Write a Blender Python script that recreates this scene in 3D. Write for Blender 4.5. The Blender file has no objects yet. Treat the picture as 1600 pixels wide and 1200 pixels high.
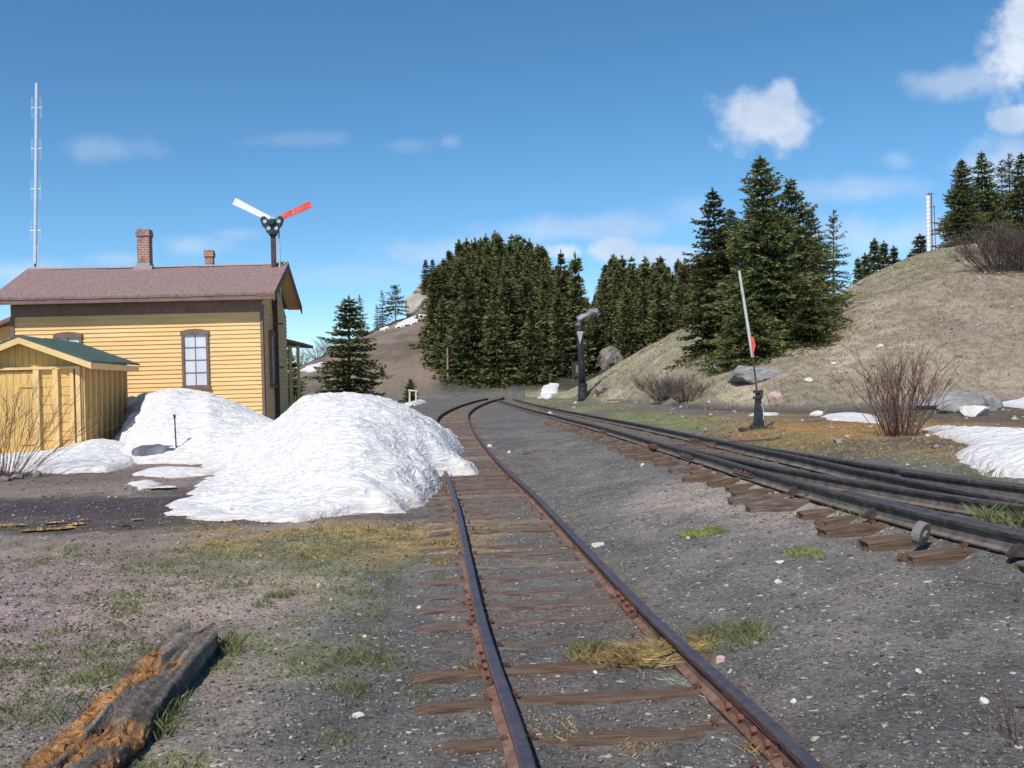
import bpy, math, random
import numpy as np
from mathutils import Vector, Matrix
rnd = random.Random(7)
S = bpy.context.scene
col = S.collection
R_ = math.radians
# ---------------------------------------------------------------- camera
F = 1555.0; ROLL = 0.028; CY = 603.0; CZ = 1.43
cam = bpy.data.cameras.new('camera'); co = bpy.data.objects.new('camera', cam); col.objects.link(co)
cam.sensor_width = 36; cam.lens = 36 * F / 1600; cam.clip_end = 5000; cam.clip_start = 0.05
co.matrix_world = Matrix.Translation((0, 0, CZ)) @ Matrix.Rotation(math.pi / 2 + 3 / F, 4, 'X') @ Matrix.Rotation(-ROLL, 4, 'Z')
S.camera = co
S.render.resolution_x = 1024; S.render.resolution_y = 768
S.view_settings.view_transform = 'Standard'; S.view_settings.look = 'None'
S.view_settings.exposure = 0.3; S.view_settings.gamma = 1
# ---------------------------------------------------------------- sun and sky
SUN_AZ = R_(206); SUN_EL = R_(50)      # azimuth clockwise from +Y: behind the camera, to the left
sd = Vector((math.sin(SUN_AZ) * math.cos(SUN_EL), math.cos(SUN_AZ) * math.cos(SUN_EL), math.sin(SUN_EL)))
sl = bpy.data.lights.new('sun', 'SUN'); so = bpy.data.objects.new('sun', sl); col.objects.link(so)
sl.energy = 4.1; sl.angle = R_(0.5); sl.color = (1.0, 0.955, 0.89)
so.rotation_euler = (-sd).to_track_quat('-Z', 'Y').to_euler()
W = bpy.data.worlds.new('World'); S.world = W; W.use_nodes = True


class NT:
    """tiny helper to write shader node trees"""
    def __init__(s, nt):
        s.nt = nt; nt.nodes.clear()
    def n(s, t, ins=None, **kw):
        nd = s.nt.nodes.new(t)
        for k, v in kw.items(): setattr(nd, k, v)
        for k, v in (ins or {}).items():
            if hasattr(v, 'is_output') or isinstance(v, bpy.types.NodeSocket): s.nt.links.new(v, nd.inputs[k])
            else: nd.inputs[k].default_value = v
        return nd
    def m(s, op, a, b=0.0, c=None, clamp=False):
        nd = s.nt.nodes.new('ShaderNodeMath'); nd.operation = op; nd.use_clamp = clamp
        for i, v in enumerate([a, b] + ([c] if c is not None else [])):
            if isinstance(v, bpy.types.NodeSocket): s.nt.links.new(v, nd.inputs[i])
            else: nd.inputs[i].default_value = v
        return nd.outputs[0]
    def mix(s, f, a, b, mode='MIX'):
        nd = s.nt.nodes.new('ShaderNodeMix'); nd.data_type = 'RGBA'; nd.blend_type = mode
        for i, v in ((0, f), (6, a), (7, b)):
            if isinstance(v, bpy.types.NodeSocket): s.nt.links.new(v, nd.inputs[i])
            else: nd.inputs[i].default_value = v if i == 0 else (tuple(v) + (1,))[:4]
        return nd.outputs[2]
    def ss(s, x, a, b, lo=0.0, hi=1.0):
        nd = s.nt.nodes.new('ShaderNodeMapRange'); nd.interpolation_type = 'SMOOTHSTEP'
        s.nt.links.new(x, nd.inputs[0])
        for i, v in ((1, a), (2, b), (3, lo), (4, hi)): nd.inputs[i].default_value = v
        return nd.outputs[0]


def world():
    t = NT(W.node_tree)
    sky = t.n('ShaderNodeTexSky', sky_type='NISHITA', sun_disc=False, sun_elevation=SUN_EL, sun_rotation=SUN_AZ,
              altitude=3000, air_density=1.0, dust_density=0.25, ozone_density=3.0)
    hs = t.n('ShaderNodeHueSaturation', {'Hue': 0.490, 'Saturation': 1.18, 'Value': 1.42, 'Color': sky.outputs[0]})
    tc = t.n('ShaderNodeTexCoord'); sp = t.n('ShaderNodeSeparateXYZ', {0: tc.outputs['Generated']})
    y = t.m('MAXIMUM', sp.outputs[1], 0.05)
    u = t.m('DIVIDE', sp.outputs[0], y); v = t.m('DIVIDE', sp.outputs[2], y)
    cv = t.n('ShaderNodeCombineXYZ', {0: u, 1: v, 2: 0.0})
    n1 = t.n('ShaderNodeTexNoise', {'Vector': cv.outputs[0], 'Scale': 22.0, 'Detail': 7.0, 'Roughness': 0.6})
    n2 = t.n('ShaderNodeTexNoise', {'Vector': cv.outputs[0], 'Scale': 9.0, 'Detail': 5.0, 'Roughness': 0.55})
    nn = t.m('ADD', t.m('MULTIPLY', n1.outputs[0], 0.6), t.m('MULTIPLY', n2.outputs[0], 0.4))
    # cumulus and haze banks: px, py, half width, half height, strength, softness, tilt
    cl = [(1188, 190, 72, 52, 1.0, .8, 0), (1228, 205, 42, 30, .8, .6, 0), (1222, 150, 26, 26, .8, .6, 0), (1596, 90, 62, 76, .95, .7, 0), (1620, 30, 62, 62, .9, .5, 0),
          (1510, 128, 82, 26, .55, .8, 0), (1600, 184, 46, 26, .75, .6, 0), (1400, 250, 26, 16, .22, .9, 0), (1340, 296, 110, 22, .36, .9, 0),
          (168, 232, 75, 22, .26, 1.0, 0), (465, 217, 80, 12, .16, 1.0, 0), (634, 228, 40, 12, .13, 1.0, 0), (704, 220, 16, 12, .24, .9, 0),
          (300, 384, 60, 18, .36, 1.0, 0), (370, 366, 45, 12, .22, 1., 0), (40, 425, 80, 20, .45, 1.0, 0), (190, 405, 60, 12, .3, 1.0, 0),
          (910, 358, 170, 22, .45, 1.0, 0), (955, 392, 46, 20, .85, .6, 0), (885, 392, 32, 16, .8, .6, 0), (1030, 400, 60, 20, .75, .7, 0), (730, 392, 130, 24, .5, 1.0, 0),
          (1590, 262, 95, 44, .65, .8, 0), (1400, 368, 140, 34, .45, 1., 0), (560, 430, 160, 20, .2, 1.0, 0), (1080, 330, 60, 30, .22, 1., 0)]
    dens = None; lit = None
    for (px, py, a, b, st, so_, _) in cl:
        cu, cvv = uv(px, py)
        du = t.m('MULTIPLY', t.m('SUBTRACT', u, cu), F / a); dv = t.m('MULTIPLY', t.m('SUBTRACT', v, cvv), F / b)
        r = t.m('SQRT', t.m('ADD', t.m('MULTIPLY', du, du), t.m('MULTIPLY', dv, dv)))
        e = t.m('ADD', r, t.m('MULTIPLY', t.m('SUBTRACT', nn, 0.5), 3.4))
        k = t.ss(e, 1.0 + so_ * .35, 1.0 - so_ * .9, 0.0, st)
        dens = k if dens is None else t.m('MAXIMUM', dens, k)
    shade = t.ss(n2.outputs[0], .3, .7)
    cc = t.mix(shade, (5.6, 6.5, 8.1), (8.6, 9.2, 10.3))
    out = t.mix(t.m('MULTIPLY', dens, .93), hs.outputs[0], cc)
    bg = t.n('ShaderNodeBackground', {'Color': out, 'Strength': 0.085})
    t.n('ShaderNodeOutputWorld', {0: bg.outputs[0]})


def uv(px, py):
    x = px - 800.; y = py - CY; c, s = math.cos(ROLL), math.sin(ROLL)
    return (c * x - s * y) / F, -(s * x + c * y) / F


world()
# ---------------------------------------------------------------- noise
def _h(ix, iy, seed):
    h = (ix.astype(np.int64) * 374761393 + iy.astype(np.int64) * 668265263 + seed * 1442695041) & 0xffffffff
    h = ((h ^ (h >> 13)) * 1274126177) & 0xffffffff
    return ((h ^ (h >> 16)) & 0xffff) / 65535.0
def vn(x, y, seed=0):
    x = np.asarray(x, float); y = np.asarray(y, float)
    xi = np.floor(x); yi = np.floor(y); fx = x - xi; fy = y - yi
    fx = fx * fx * (3 - 2 * fx); fy = fy * fy * (3 - 2 * fy)
    a = _h(xi, yi, seed); b = _h(xi + 1, yi, seed); c = _h(xi, yi + 1, seed); d = _h(xi + 1, yi + 1, seed)
    return (a * (1 - fx) + b * fx) * (1 - fy) + (c * (1 - fx) + d * fx) * fy
def fbm(x, y, sc=1.0, o=4, seed=0):
    r = 0; a = .5; t = 0; x = np.asarray(x, float) * sc; y = np.asarray(y, float) * sc
    for i in range(o):
        ca, sa = math.cos(i * .7), math.sin(i * .7)
        r = r + a * vn(x * ca - y * sa, x * sa + y * ca, seed + i * 17); t += a; a *= .5; x = x * 2.03; y = y * 2.03
    return r / t
def sst(t): t = np.clip(t, 0, 1); return t * t * (3 - 2 * t)
def lerp(a, b, t): return a + (b - a) * t
# ---------------------------------------------------------------- track alignment
def rise(D): return .27 * sst((D - 35) / 37.)
def zr1(D): return .11 + .39 * sst((D - 14) / 20.) + rise(D)
def zr2(D): return .50 + rise(D)
def cast(pts, zf):
    D = np.geomspace(2, 120, 20000); out = []
    for p in pts:
        u, v = uv(*p); i = np.argmax(CZ + v * D < zf(D)); out.append((D[i], u * D[i]))
    return out
_l = cast([(835, 1200), (770, 1000), (741, 890), (722, 800), (692, 735), (684, 653), (711, 635)], zr1)
_r = cast([(1270, 1200), (1050, 1000), (950, 900), (862, 800), (786, 726), (754, 694), (737, 671), (733, 658), (734, 648), (744, 637), (758, 629), (772, 625)], zr1)
_c = sorted([(d, x + .48) for d, x in _l] + [(d, x - .48) for d, x in _r])
_p1 = np.polyfit([math.log(d) for d, _ in _c], [x for _, x in _c], 5)
def c1(D): return np.polyval(_p1, np.log(np.clip(D, 2.2, 62)))
_n = cast([(860, 645), (900, 657), (960, 674), (1035, 693), (1100, 710), (1160, 726), (1200, 737), (1400, 783), (1600, 837), (822, 637), (795, 631)], zr2)
_n = sorted(_n)
_p2 = np.polyfit([math.log(d) for d, _ in _n], [x for _, x in _n], 3)
def ns(D): return np.polyval(_p2, np.log(np.clip(D, 3.5, 58)))
def dv(D): return .011 * np.clip(15.3 - D, 0, 99) ** 2
print('c1', [(round(float(d), 1), round(float(c1(d)), 2)) for d in (3, 5, 8, 12, 16, 22, 30, 40, 55)])
print('ns', [(round(float(d), 1), round(float(ns(d)), 2)) for d in (4, 6, 8, 12, 16, 22, 30, 40, 55)], 'raw', [(round(a, 1), round(b, 2)) for a, b in _n])
# ---------------------------------------------------------------- terrain height
def tab(rows):
    r = [(uv(px, py)[0], D, uv(px, py)[1]) for px, D, py in rows]
    return np.array(r).T
FAR = tab([(-400, 105, 628), (380, 105, 612), (430, 105, 600), (465, 105, 573), (500, 106, 557), (540, 108, 534), (580, 110, 516), (620, 112, 500), (660, 114, 490),
           (684, 120, 484), (700, 140, 456), (720, 150, 446), (745, 156, 438), (780, 160, 427), (815, 160, 437), (850, 160, 452), (872, 160, 468), (895, 158, 494), (925, 150, 512), (950, 150, 474), (1000, 150, 478), (1090, 150, 478), (1200, 150, 492), (1400, 150, 480), (2200, 150, 450)])
RH = tab([(840, 66, 621), (880, 66, 612), (905, 64, 600), (940, 62, 583), (1000, 61, 546), (1045, 60, 524), (1090, 60, 504), (1130, 60, 493), (1200, 60, 478), (1300, 61, 461), (1350, 61, 435), (1400, 62, 411), (1450, 62, 396), (1500, 62, 386), (1550, 62, 380), (1600, 63, 376), (2200, 66, 350)])
RT = np.array([(uv(px, 620)[0], D) for px, D in ((820, 70), (880, 60), (950, 48), (1050, 36), (1150, 30), (1250, 27), (1400, 26.5), (2200, 26))]).T
def ground(x, y, fine=True):
    x = np.asarray(x, float); y = np.asarray(y, float); D = np.maximum(y, 2.0)
    gp = zr2(D) - .145; g1 = zr1(D) - .115
    gl = lerp(0.0, 1.0, sst((D - 30) / 22.)) * gp
    a = c1(D); b = ns(D)
    z = lerp(gl, g1, sst((x - (a - 4.2)) / 3.0))
    z = z + .035 * sst((x - (a + .55)) / .25) * (1 - sst((D - 12) / 6))
    z = z - .012 * sst((a - .56 - x) / .12) * sst((x - a + 1.5) / .5) * (1 - sst((D - 12) / 6))
    ramp = np.clip((x - (a + .6)) / np.maximum(b - .5 - a - .6, .25), 0, 1)
    z = lerp(z, np.maximum(gp - .075, g1), ramp)
    z = lerp(z, gp, sst((x - (b - .22)) / .2))
    far = b + 1.2 + dv(D)
    z = z + .17 * sst((x - far) / 1.3) * (1 - sst((D - 30) / 20))
    # shallow ditch right of the tracks
    u = x / D
    Dt = np.interp(u, RT[0], RT[1]); Dc = np.interp(u, RH[0], RH[1]); vc = np.interp(u, RH[0], RH[2])
    t = np.clip((D - Dt) / (Dc - Dt), 0, 1.0); s = 1.22 * t - .22 * t ** 2; s = s * sst(t * 6) ** .5
    base = z
    zc = CZ + vc * Dc
    rh = lerp(base, zc, s) - .05 * np.clip(D - Dc, 0, 200)
    rh = np.where(u > RT[0][0], rh, base)
    z = np.where(D > Dt, np.maximum(rh, base - 8), z)
    Dt2 = 74.; Dc = np.interp(u, FAR[0], FAR[1]); vc = np.interp(u, FAR[0], FAR[2])
    t = np.clip((D - Dt2) / (Dc - Dt2), 0, 1.0); s = 1.3 * t - .3 * t ** 2
    fh = lerp(.74, CZ + vc * Dc, s) - .12 * np.clip(D - Dc, 0, 400)
    z = np.where(D > Dt2, np.maximum(z, fh), z)
    if fine:
        amp = .4 + .6 * sst((a - .6 - x) / 1.)
        z = z + amp * (.035 * (fbm(x, y, .9, 3, 3) - .5) + .035 * (fbm(x, y, 4., 3, 5) - .5)) + .016 * (fbm(x, y, 14., 2, 6) - .5)
        z = z + .030 * (fbm(x, y, 2.3, 3, 13) - .5) * (D < 9.5) * (np.abs(x - a) < 1.3)
        h = sst((D - 30) / 10) * (x > 2)
        z = z + h * (.5 * (fbm(x, y, .16, 3, 8) - .5) + .22 * (fbm(x, y, .8, 3, 9) - .5))
        h = sst((D - 80) / 12); z = z + h * 1.2 * (fbm(x, y, .1, 4, 11) - .5)
    return z
def G(px, py, dz=0.0):
    u, v = uv(px, py); D = np.geomspace(2.2, 170, 2500)
    k = CZ + v * D < ground(u * D, D) + dz
    i = int(np.argmax(k)) if k.any() else -1
    return Vector((u * D[i], D[i], CZ + v * D[i] - dz))
def AT(px, D, py=None):
    u, v = uv(px, 600 if py is None else py)
    return Vector((u * D, D, float(ground(u * D, D)) if py is None else CZ + v * D))
def gz(x, y): return float(ground(x, y))
# ---------------------------------------------------------------- object helpers
def tag(o, label=None, cat=None, group=None, kind=None):
    if label: o['label'] = label
    if cat: o['category'] = cat
    if group: o['group'] = group
    if kind: o['kind'] = kind
    return o
def empty(name, loc, rz=0.0, label=None, cat=None, group=None, rx=0, ry=0):
    o = bpy.data.objects.new(name, None); col.objects.link(o); o.location = loc; o.rotation_euler = (rx, ry, rz); o.empty_display_size = .2
    return tag(o, label, cat, group)
def link(name, me, parent=None):
    o = bpy.data.objects.new(name, me); col.objects.link(o)
    if parent: o.parent = parent
    return o
def copy_tree(o, parent=None):
    c = o.copy(); col.objects.link(c)
    if parent: c.parent = parent
    for ch in [k for k in bpy.data.objects if k.parent == o]: copy_tree(ch, c)
    return c
def npmesh(name, V, Fc, mats, parent=None, colr=None, smooth=False, mi=None):
    """V (n,3) array, Fc (m,3|4) int array"""
    me = bpy.data.meshes.new(name); V = np.asarray(V, np.float32); Fc = np.asarray(Fc, np.int32)
    k = Fc.shape[1]; n = len(Fc)
    me.vertices.add(len(V)); me.vertices.foreach_set('co', V.ravel())
    me.loops.add(n * k); me.loops.foreach_set('vertex_index', Fc.ravel())
    me.polygons.add(n); me.polygons.foreach_set('loop_start', np.arange(0, n * k, k, dtype=np.int32))
    try: me.polygons.foreach_set('loop_total', np.full(n, k, np.int32))
    except Exception: pass
    if smooth: me.polygons.foreach_set('use_smooth', np.ones(n, bool))
    for m in (mats if isinstance(mats, (list, tuple)) else [mats]): me.materials.append(m)
    if mi is not None: me.polygons.foreach_set('material_index', np.asarray(mi, np.int32))
    me.update(calc_edges=True)
    if colr is not None:
        at = me.color_attributes.new('Col', 'FLOAT_COLOR', 'POINT')
        c = np.ones((len(V), 4), np.float32); c[:, :3] = colr; at.data.foreach_set('color', c.ravel())
    me.validate()
    return link(name, me, parent)
class MB:
    def __init__(s): s.v = []; s.f = []; s.m = []
    def add(s, vs, fs, m=0, M=None):
        o = len(s.v)
        s.v += [tuple(M @ Vector(p)) if M else tuple(p) for p in vs]
        s.f += [tuple(i + o for i in f) for f in fs]; s.m += [m] * len(fs); return s
    def box(s, a, b, m=0, M=None):
        (x0, y0, z0), (x1, y1, z1) = a, b
        return s.add([(x0, y0, z0), (x1, y0, z0), (x1, y1, z0), (x0, y1, z0), (x0, y0, z1), (x1, y0, z1), (x1, y1, z1), (x0, y1, z1)],
                     [(0, 3, 2, 1), (4, 5, 6, 7), (0, 1, 5, 4), (1, 2, 6, 5), (2, 3, 7, 6), (3, 0, 4, 7)], m, M)
    def tube(s, pts, rad, n=8, m=0, cap=True, M=None):
        pts = [Vector(p) for p in pts]; rad = rad if isinstance(rad, (list, tuple)) else [rad] * len(pts)
        vs = []; fs = []
        for i, p in enumerate(pts):
            d = (pts[min(i + 1, len(pts) - 1)] - pts[max(i - 1, 0)]).normalized()
            a = d.cross(Vector((0, 0, 1)) if abs(d.z) < .95 else Vector((1, 0, 0))).normalized(); b = a.cross(d)
            for k in range(n):
                t = 2 * math.pi * k / n; vs.append(p + (a * math.cos(t) + b * math.sin(t)) * rad[i])
        for i in range(len(pts) - 1):
            for k in range(n): q = (k + 1) % n; fs.append((i * n + k, i * n + q, (i + 1) * n + q, (i + 1) * n + k))
        if cap: fs.append(tuple(range(n))[::-1]); fs.append(tuple((len(pts) - 1) * n + k for k in range(n)))
        return s.add(vs, fs, m, M)
    def prism(s, poly, y0, y1, m=0, M=None):      # polygon in x,z extruded along y
        n = len(poly); vs = [(x, y0, z) for x, z in poly] + [(x, y1, z) for x, z in poly]
        fs = [tuple(range(n)), tuple(range(2 * n - 1, n - 1, -1))] + [(i, i + n, (i + 1) % n + n, (i + 1) % n) for i in range(n)]
        return s.add(vs, fs, m, M)
    def obj(s, name, mats, parent=None, smooth=False, bevel=0):
        me = bpy.data.meshes.new(name); me.from_pydata(s.v, [], s.f)
        for m in (mats if isinstance(mats, (list, tuple)) else [mats]): me.materials.append(m)
        me.polygons.foreach_set('material_index', s.m)
        if smooth: me.polygons.foreach_set('use_smooth', [True] * len(s.f))
        me.update(); o = link(name, me, parent)
        if bevel:
            b = o.modifiers.new('b', 'BEVEL'); b.width = bevel; b.segments = 2; b.limit_method = 'ANGLE'
        return o
# ---------------------------------------------------------------- materials
def mat(name, c, c2=None, rough=.85, scale=8., bump=.2, bscale=None, detail=6, lo=.35, hi=.65, stretch=(1, 1, 1), metal=0., spec=.3, spot=None, vcol=False, coords='Object', translucent=0):
    m = bpy.data.materials.new(name); m.use_nodes = True; t = NT(m.node_tree)
    tc = t.n('ShaderNodeTexCoord'); mp = t.n('ShaderNodeMapping', {'Vector': tc.outputs[coords], 'Scale': stretch})
    nz = t.n('ShaderNodeTexNoise', {'Vector': mp.outputs[0], 'Scale': scale, 'Detail': float(detail), 'Roughness': .62})
    f = t.ss(nz.outputs[0], lo, hi)
    if vcol:
        at = t.n('ShaderNodeAttribute', attribute_name='Col').outputs['Color']
        cc = t.mix(f, t.mix(1.0, at, (.72, .72, .72), 'MULTIPLY'), t.mix(1.0, at, (1.25, 1.25, 1.25), 'MULTIPLY'))
    else: cc = t.mix(f, c, c2 or c)
    if spot:          # (color, scale, threshold)
        n3 = t.n('ShaderNodeTexNoise', {'Vector': mp.outputs[0], 'Scale': spot[1], 'Detail': 3.0})
        cc = t.mix(t.ss(n3.outputs[0], spot[2], spot[2] + .05), cc, spot[0])
    b = t.n('ShaderNodeBsdfPrincipled', {'Base Color': cc, 'Roughness': rough, 'Metallic': metal, 'Specular IOR Level': spec})
    if bump:
        n4 = t.n('ShaderNodeTexNoise', {'Vector': mp.outputs[0], 'Scale': bscale or scale * 3, 'Detail': 5.0, 'Roughness': .65})
        bp = t.n('ShaderNodeBump', {'Height': n4.outputs[0], 'Strength': bump, 'Distance': .05}); t.nt.links.new(bp.outputs[0], b.inputs['Normal'])
    sh = b.outputs[0]
    if translucent:
        tr = t.n('ShaderNodeBsdfTranslucent', {'Color': cc}); sh = t.n('ShaderNodeMixShader', {0: translucent, 1: b.outputs[0], 2: tr.outputs[0]}).outputs[0]
    t.n('ShaderNodeOutputMaterial', {0: sh}); return m
M_rail = mat('rail_side_rust', (.085, .048, .036), (.17, .085, .055), .85, 9, .3, 60, stretch=(1, 1, 3))
M_railtop = mat('rail_top_worn', (.06, .05, .062), (.10, .078, .085), .45, 14, .1, 80, metal=.25, spec=.5)
M_dkrail = mat('rail_side_dark', (.035, .028, .025), (.10, .075, .06), .7, 9, .3, 60, spot=((.16, .10, .07), 14, .66))
M_dktop = mat('rail_top_dark', (.055, .046, .044), (.10, .085, .08), .55, 14, .1, 80, metal=.2, spec=.5)
M_tie = mat('tie_wood', (.115, .08, .065), (.25, .18, .145), .95, 3, .7, 14, stretch=(2, 22, 22), spot=((.30, .25, .21), 4, .60))
M_tie2 = mat('tie_wood_orange', (.12, .07, .045), (.25, .165, .11), .95, 3, .7, 14, stretch=(2, 22, 22), spot=((.20, .155, .12), 3, .55))
M_tie3 = mat('tie_wood_grey', (.16, .125, .10), (.33, .26, .21), .95, 3, .7, 14, stretch=(2, 22, 22))
M_yel = mat('yellow_siding', (.71, .445, .185), (.84, .545, .245), .65, 1.0, .15, 60, spot=((.36, .21, .10), 5, .71), stretch=(.6, .6, 7.8))
M_yel2 = mat('yellow_trim', (.70, .47, .20), (.78, .53, .25), .6, 4, .2, 50, spot=((.25, .14, .06), 9, .70))
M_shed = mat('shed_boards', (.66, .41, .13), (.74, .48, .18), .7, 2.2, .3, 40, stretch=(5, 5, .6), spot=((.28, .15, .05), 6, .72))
M_shed_shaded = mat('shed_boards_shaded', (.42, .24, .075), (.52, .31, .10), .8, 2.2, .3, 40, stretch=(5, 5, .6))  # darker copy of the shed boards; side shade painted into the colour
M_brown = mat('brown_trim', (.17, .105, .085), (.22, .14, .11), .7, 5, .2, 60)
M_dkbrown = mat('dark_post_paint', (.055, .03, .03), (.09, .05, .045), .6, 5, .2, 60)
M_roof = mat('shingle_roof', (.19, .125, .12), (.29, .195, .18), .95, 9, .5, 30, stretch=(1.6, 1, 1), spot=((.17, .10, .10), 12, .62))
M_ridge = mat('ridge_cap', (.36, .30, .29), None, .8, 5, .1)
M_green = mat('green_roofing', (.05, .095, .08), (.075, .125, .105), .75, 6, .2, 50)
M_greene = mat('green_edge', (.02, .045, .035), None, .6, 6, .1)
M_pane = mat('frosted_pane', (.56, .59, .64), (.64, .66, .70), .35, 2, .02, spec=.5)
M_brick = bpy.data.materials.new('brick')
def _brick():
    M_brick.use_nodes = True; t = NT(M_brick.node_tree); tc = t.n('ShaderNodeTexCoord'); sp = t.n('ShaderNodeSeparateXYZ', {0: tc.outputs['Object']})
    cb = t.n('ShaderNodeCombineXYZ', {0: t.m('ADD', sp.outputs[0], sp.outputs[1]), 1: sp.outputs[2], 2: 0.0})
    br = t.n('ShaderNodeTexBrick', {'Vector': cb.outputs[0], 'Color1': (.42, .13, .07, 1), 'Color2': (.25, .11, .08, 1), 'Mortar': (.42, .36, .32, 1), 'Scale': 1.0, 'Mortar Size': .012, 'Brick Width': .2, 'Row Height': .075, 'Bias': 0.0})
    nz = t.n('ShaderNodeTexNoise', {'Vector': tc.outputs['Object'], 'Scale': 5.0}); cc = t.mix(t.ss(nz.outputs[0], .45, .65), br.outputs[0], (.20, .15, .13))
    bp = t.n('ShaderNodeBump', {'Height': br.outputs['Fac'], 'Strength': -.5, 'Distance': .02})
    b = t.n('ShaderNodeBsdfPrincipled', {'Base Color': cc, 'Roughness': .9, 'Normal': bp.outputs[0]}); t.n('ShaderNodeOutputMaterial', {0: b.outputs[0]})
_brick()
M_black = mat('black_iron', (.012, .014, .016), (.03, .032, .034), .45, 8, .15, 50, spec=.5)
M_dkiron = mat('water_column_iron', (.012, .014, .016), (.035, .036, .038), .4, 5, .2, 40, spot=((.12, .05, .035), 4, .66), spec=.5)
M_white = mat('white_paint', (.80, .80, .80), (.72, .71, .70), .5, 6, .1, 50)
M_red = mat('red_paint', (.62, .06, .045), (.72, .14, .11), .5, 6, .1, 50, spot=((.7, .45, .42), 14, .64))
M_lens = mat('signal_lens', (.35, .5, .55), None, .15, 4, 0, spec=.6)
M_flange = mat('rail_flange_rust', (.13, .07, .05), (.22, .13, .10), .95, 12, .3, 60)
M_flanged = mat('rail_flange_dusty', (.10, .083, .072), (.18, .15, .13), .95, 9, .3, 60)
M_rust = mat('rusty_iron', (.10, .045, .035), (.19, .085, .06), .9, 7, .3, 40)
M_grey = mat('galvanised', (.62, .64, .68), (.74, .76, .80), .4, 6, .1, metal=.3)
M_wpipe = mat('weathered_white_pole', (.42, .42, .40), (.55, .55, .53), .7, 8, .2, 40, stretch=(4, 4, .7), spot=((.25, .18, .14), 9, .66))
M_lid = mat('grey_concrete', (.07, .07, .085), (.17, .17, .20), .6, 2.5, .2, 20)
M_chip = mat('rot_splinter', (.45, .17, .04), (.62, .28, .08), .95, 10, .3)
M_pole = mat('bare_pole_wood', (.5, .43, .34), (.62, .55, .45), .9, 5, .2)
M_bark = mat('bark', (.10, .075, .055), (.16, .12, .09), .95, 6, .5, 20, stretch=(3, 3, .6))
M_deadbark = mat('dead_wood', (.26, .21, .17), (.34, .28, .24), .95, 6, .3)
M_twig = mat('red_brown_twig', (.10, .055, .042), (.19, .11, .085), .9, 3, 0)
M_twigg = mat('grey_twig', (.085, .066, .056), (.15, .12, .10), .9, 3, 0)
def folmat(name, a, b, c):
    m = bpy.data.materials.new(name); m.use_nodes = True; t = NT(m.node_tree)
    tc = t.n('ShaderNodeTexCoord'); oi = t.n('ShaderNodeObjectInfo')
    nz = t.n('ShaderNodeTexNoise', {'Vector': tc.outputs['Object'], 'Scale': 1.6, 'Detail': 4.0})
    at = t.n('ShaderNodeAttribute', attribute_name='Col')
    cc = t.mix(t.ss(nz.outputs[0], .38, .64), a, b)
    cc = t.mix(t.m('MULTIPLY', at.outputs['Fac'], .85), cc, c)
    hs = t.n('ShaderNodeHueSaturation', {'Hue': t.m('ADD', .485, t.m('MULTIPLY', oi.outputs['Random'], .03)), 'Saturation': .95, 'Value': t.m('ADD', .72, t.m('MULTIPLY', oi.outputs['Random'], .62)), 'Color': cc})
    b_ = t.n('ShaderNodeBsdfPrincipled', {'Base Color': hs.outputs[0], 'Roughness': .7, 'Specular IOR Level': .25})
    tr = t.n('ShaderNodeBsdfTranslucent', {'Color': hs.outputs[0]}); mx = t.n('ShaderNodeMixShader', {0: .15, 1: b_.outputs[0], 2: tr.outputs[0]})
    t.n('ShaderNodeOutputMaterial', {0: mx.outputs[0]}); return m
M_spruce = folmat('spruce_needles', (.036, .052, .018), (.078, .098, .030), (.19, .195, .055))
M_forest = folmat('forest_needles', (.042, .058, .021), (.088, .098, .032), (.20, .185, .06))
M_rock = mat('grey_rock', (.17, .165, .165), (.30, .29, .28), .9, 2.2, .6, 8)
M_rockd = mat('brown_rock', (.15, .13, .12), (.24, .21, .19), .9, 2.5, .6, 8)
M_rockw = mat('pale_rock', (.48, .44, .40), (.62, .58, .53), .9, 3, .4, 10)
M_rockp = mat('pink_rock', (.42, .27, .25), (.55, .38, .35), .9, 3, .4, 10)
M_cliff = mat('cliff_rock', (.26, .235, .20), (.40, .36, .31), .95, .5, .8, 2, stretch=(1, 1, 1))
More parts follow.
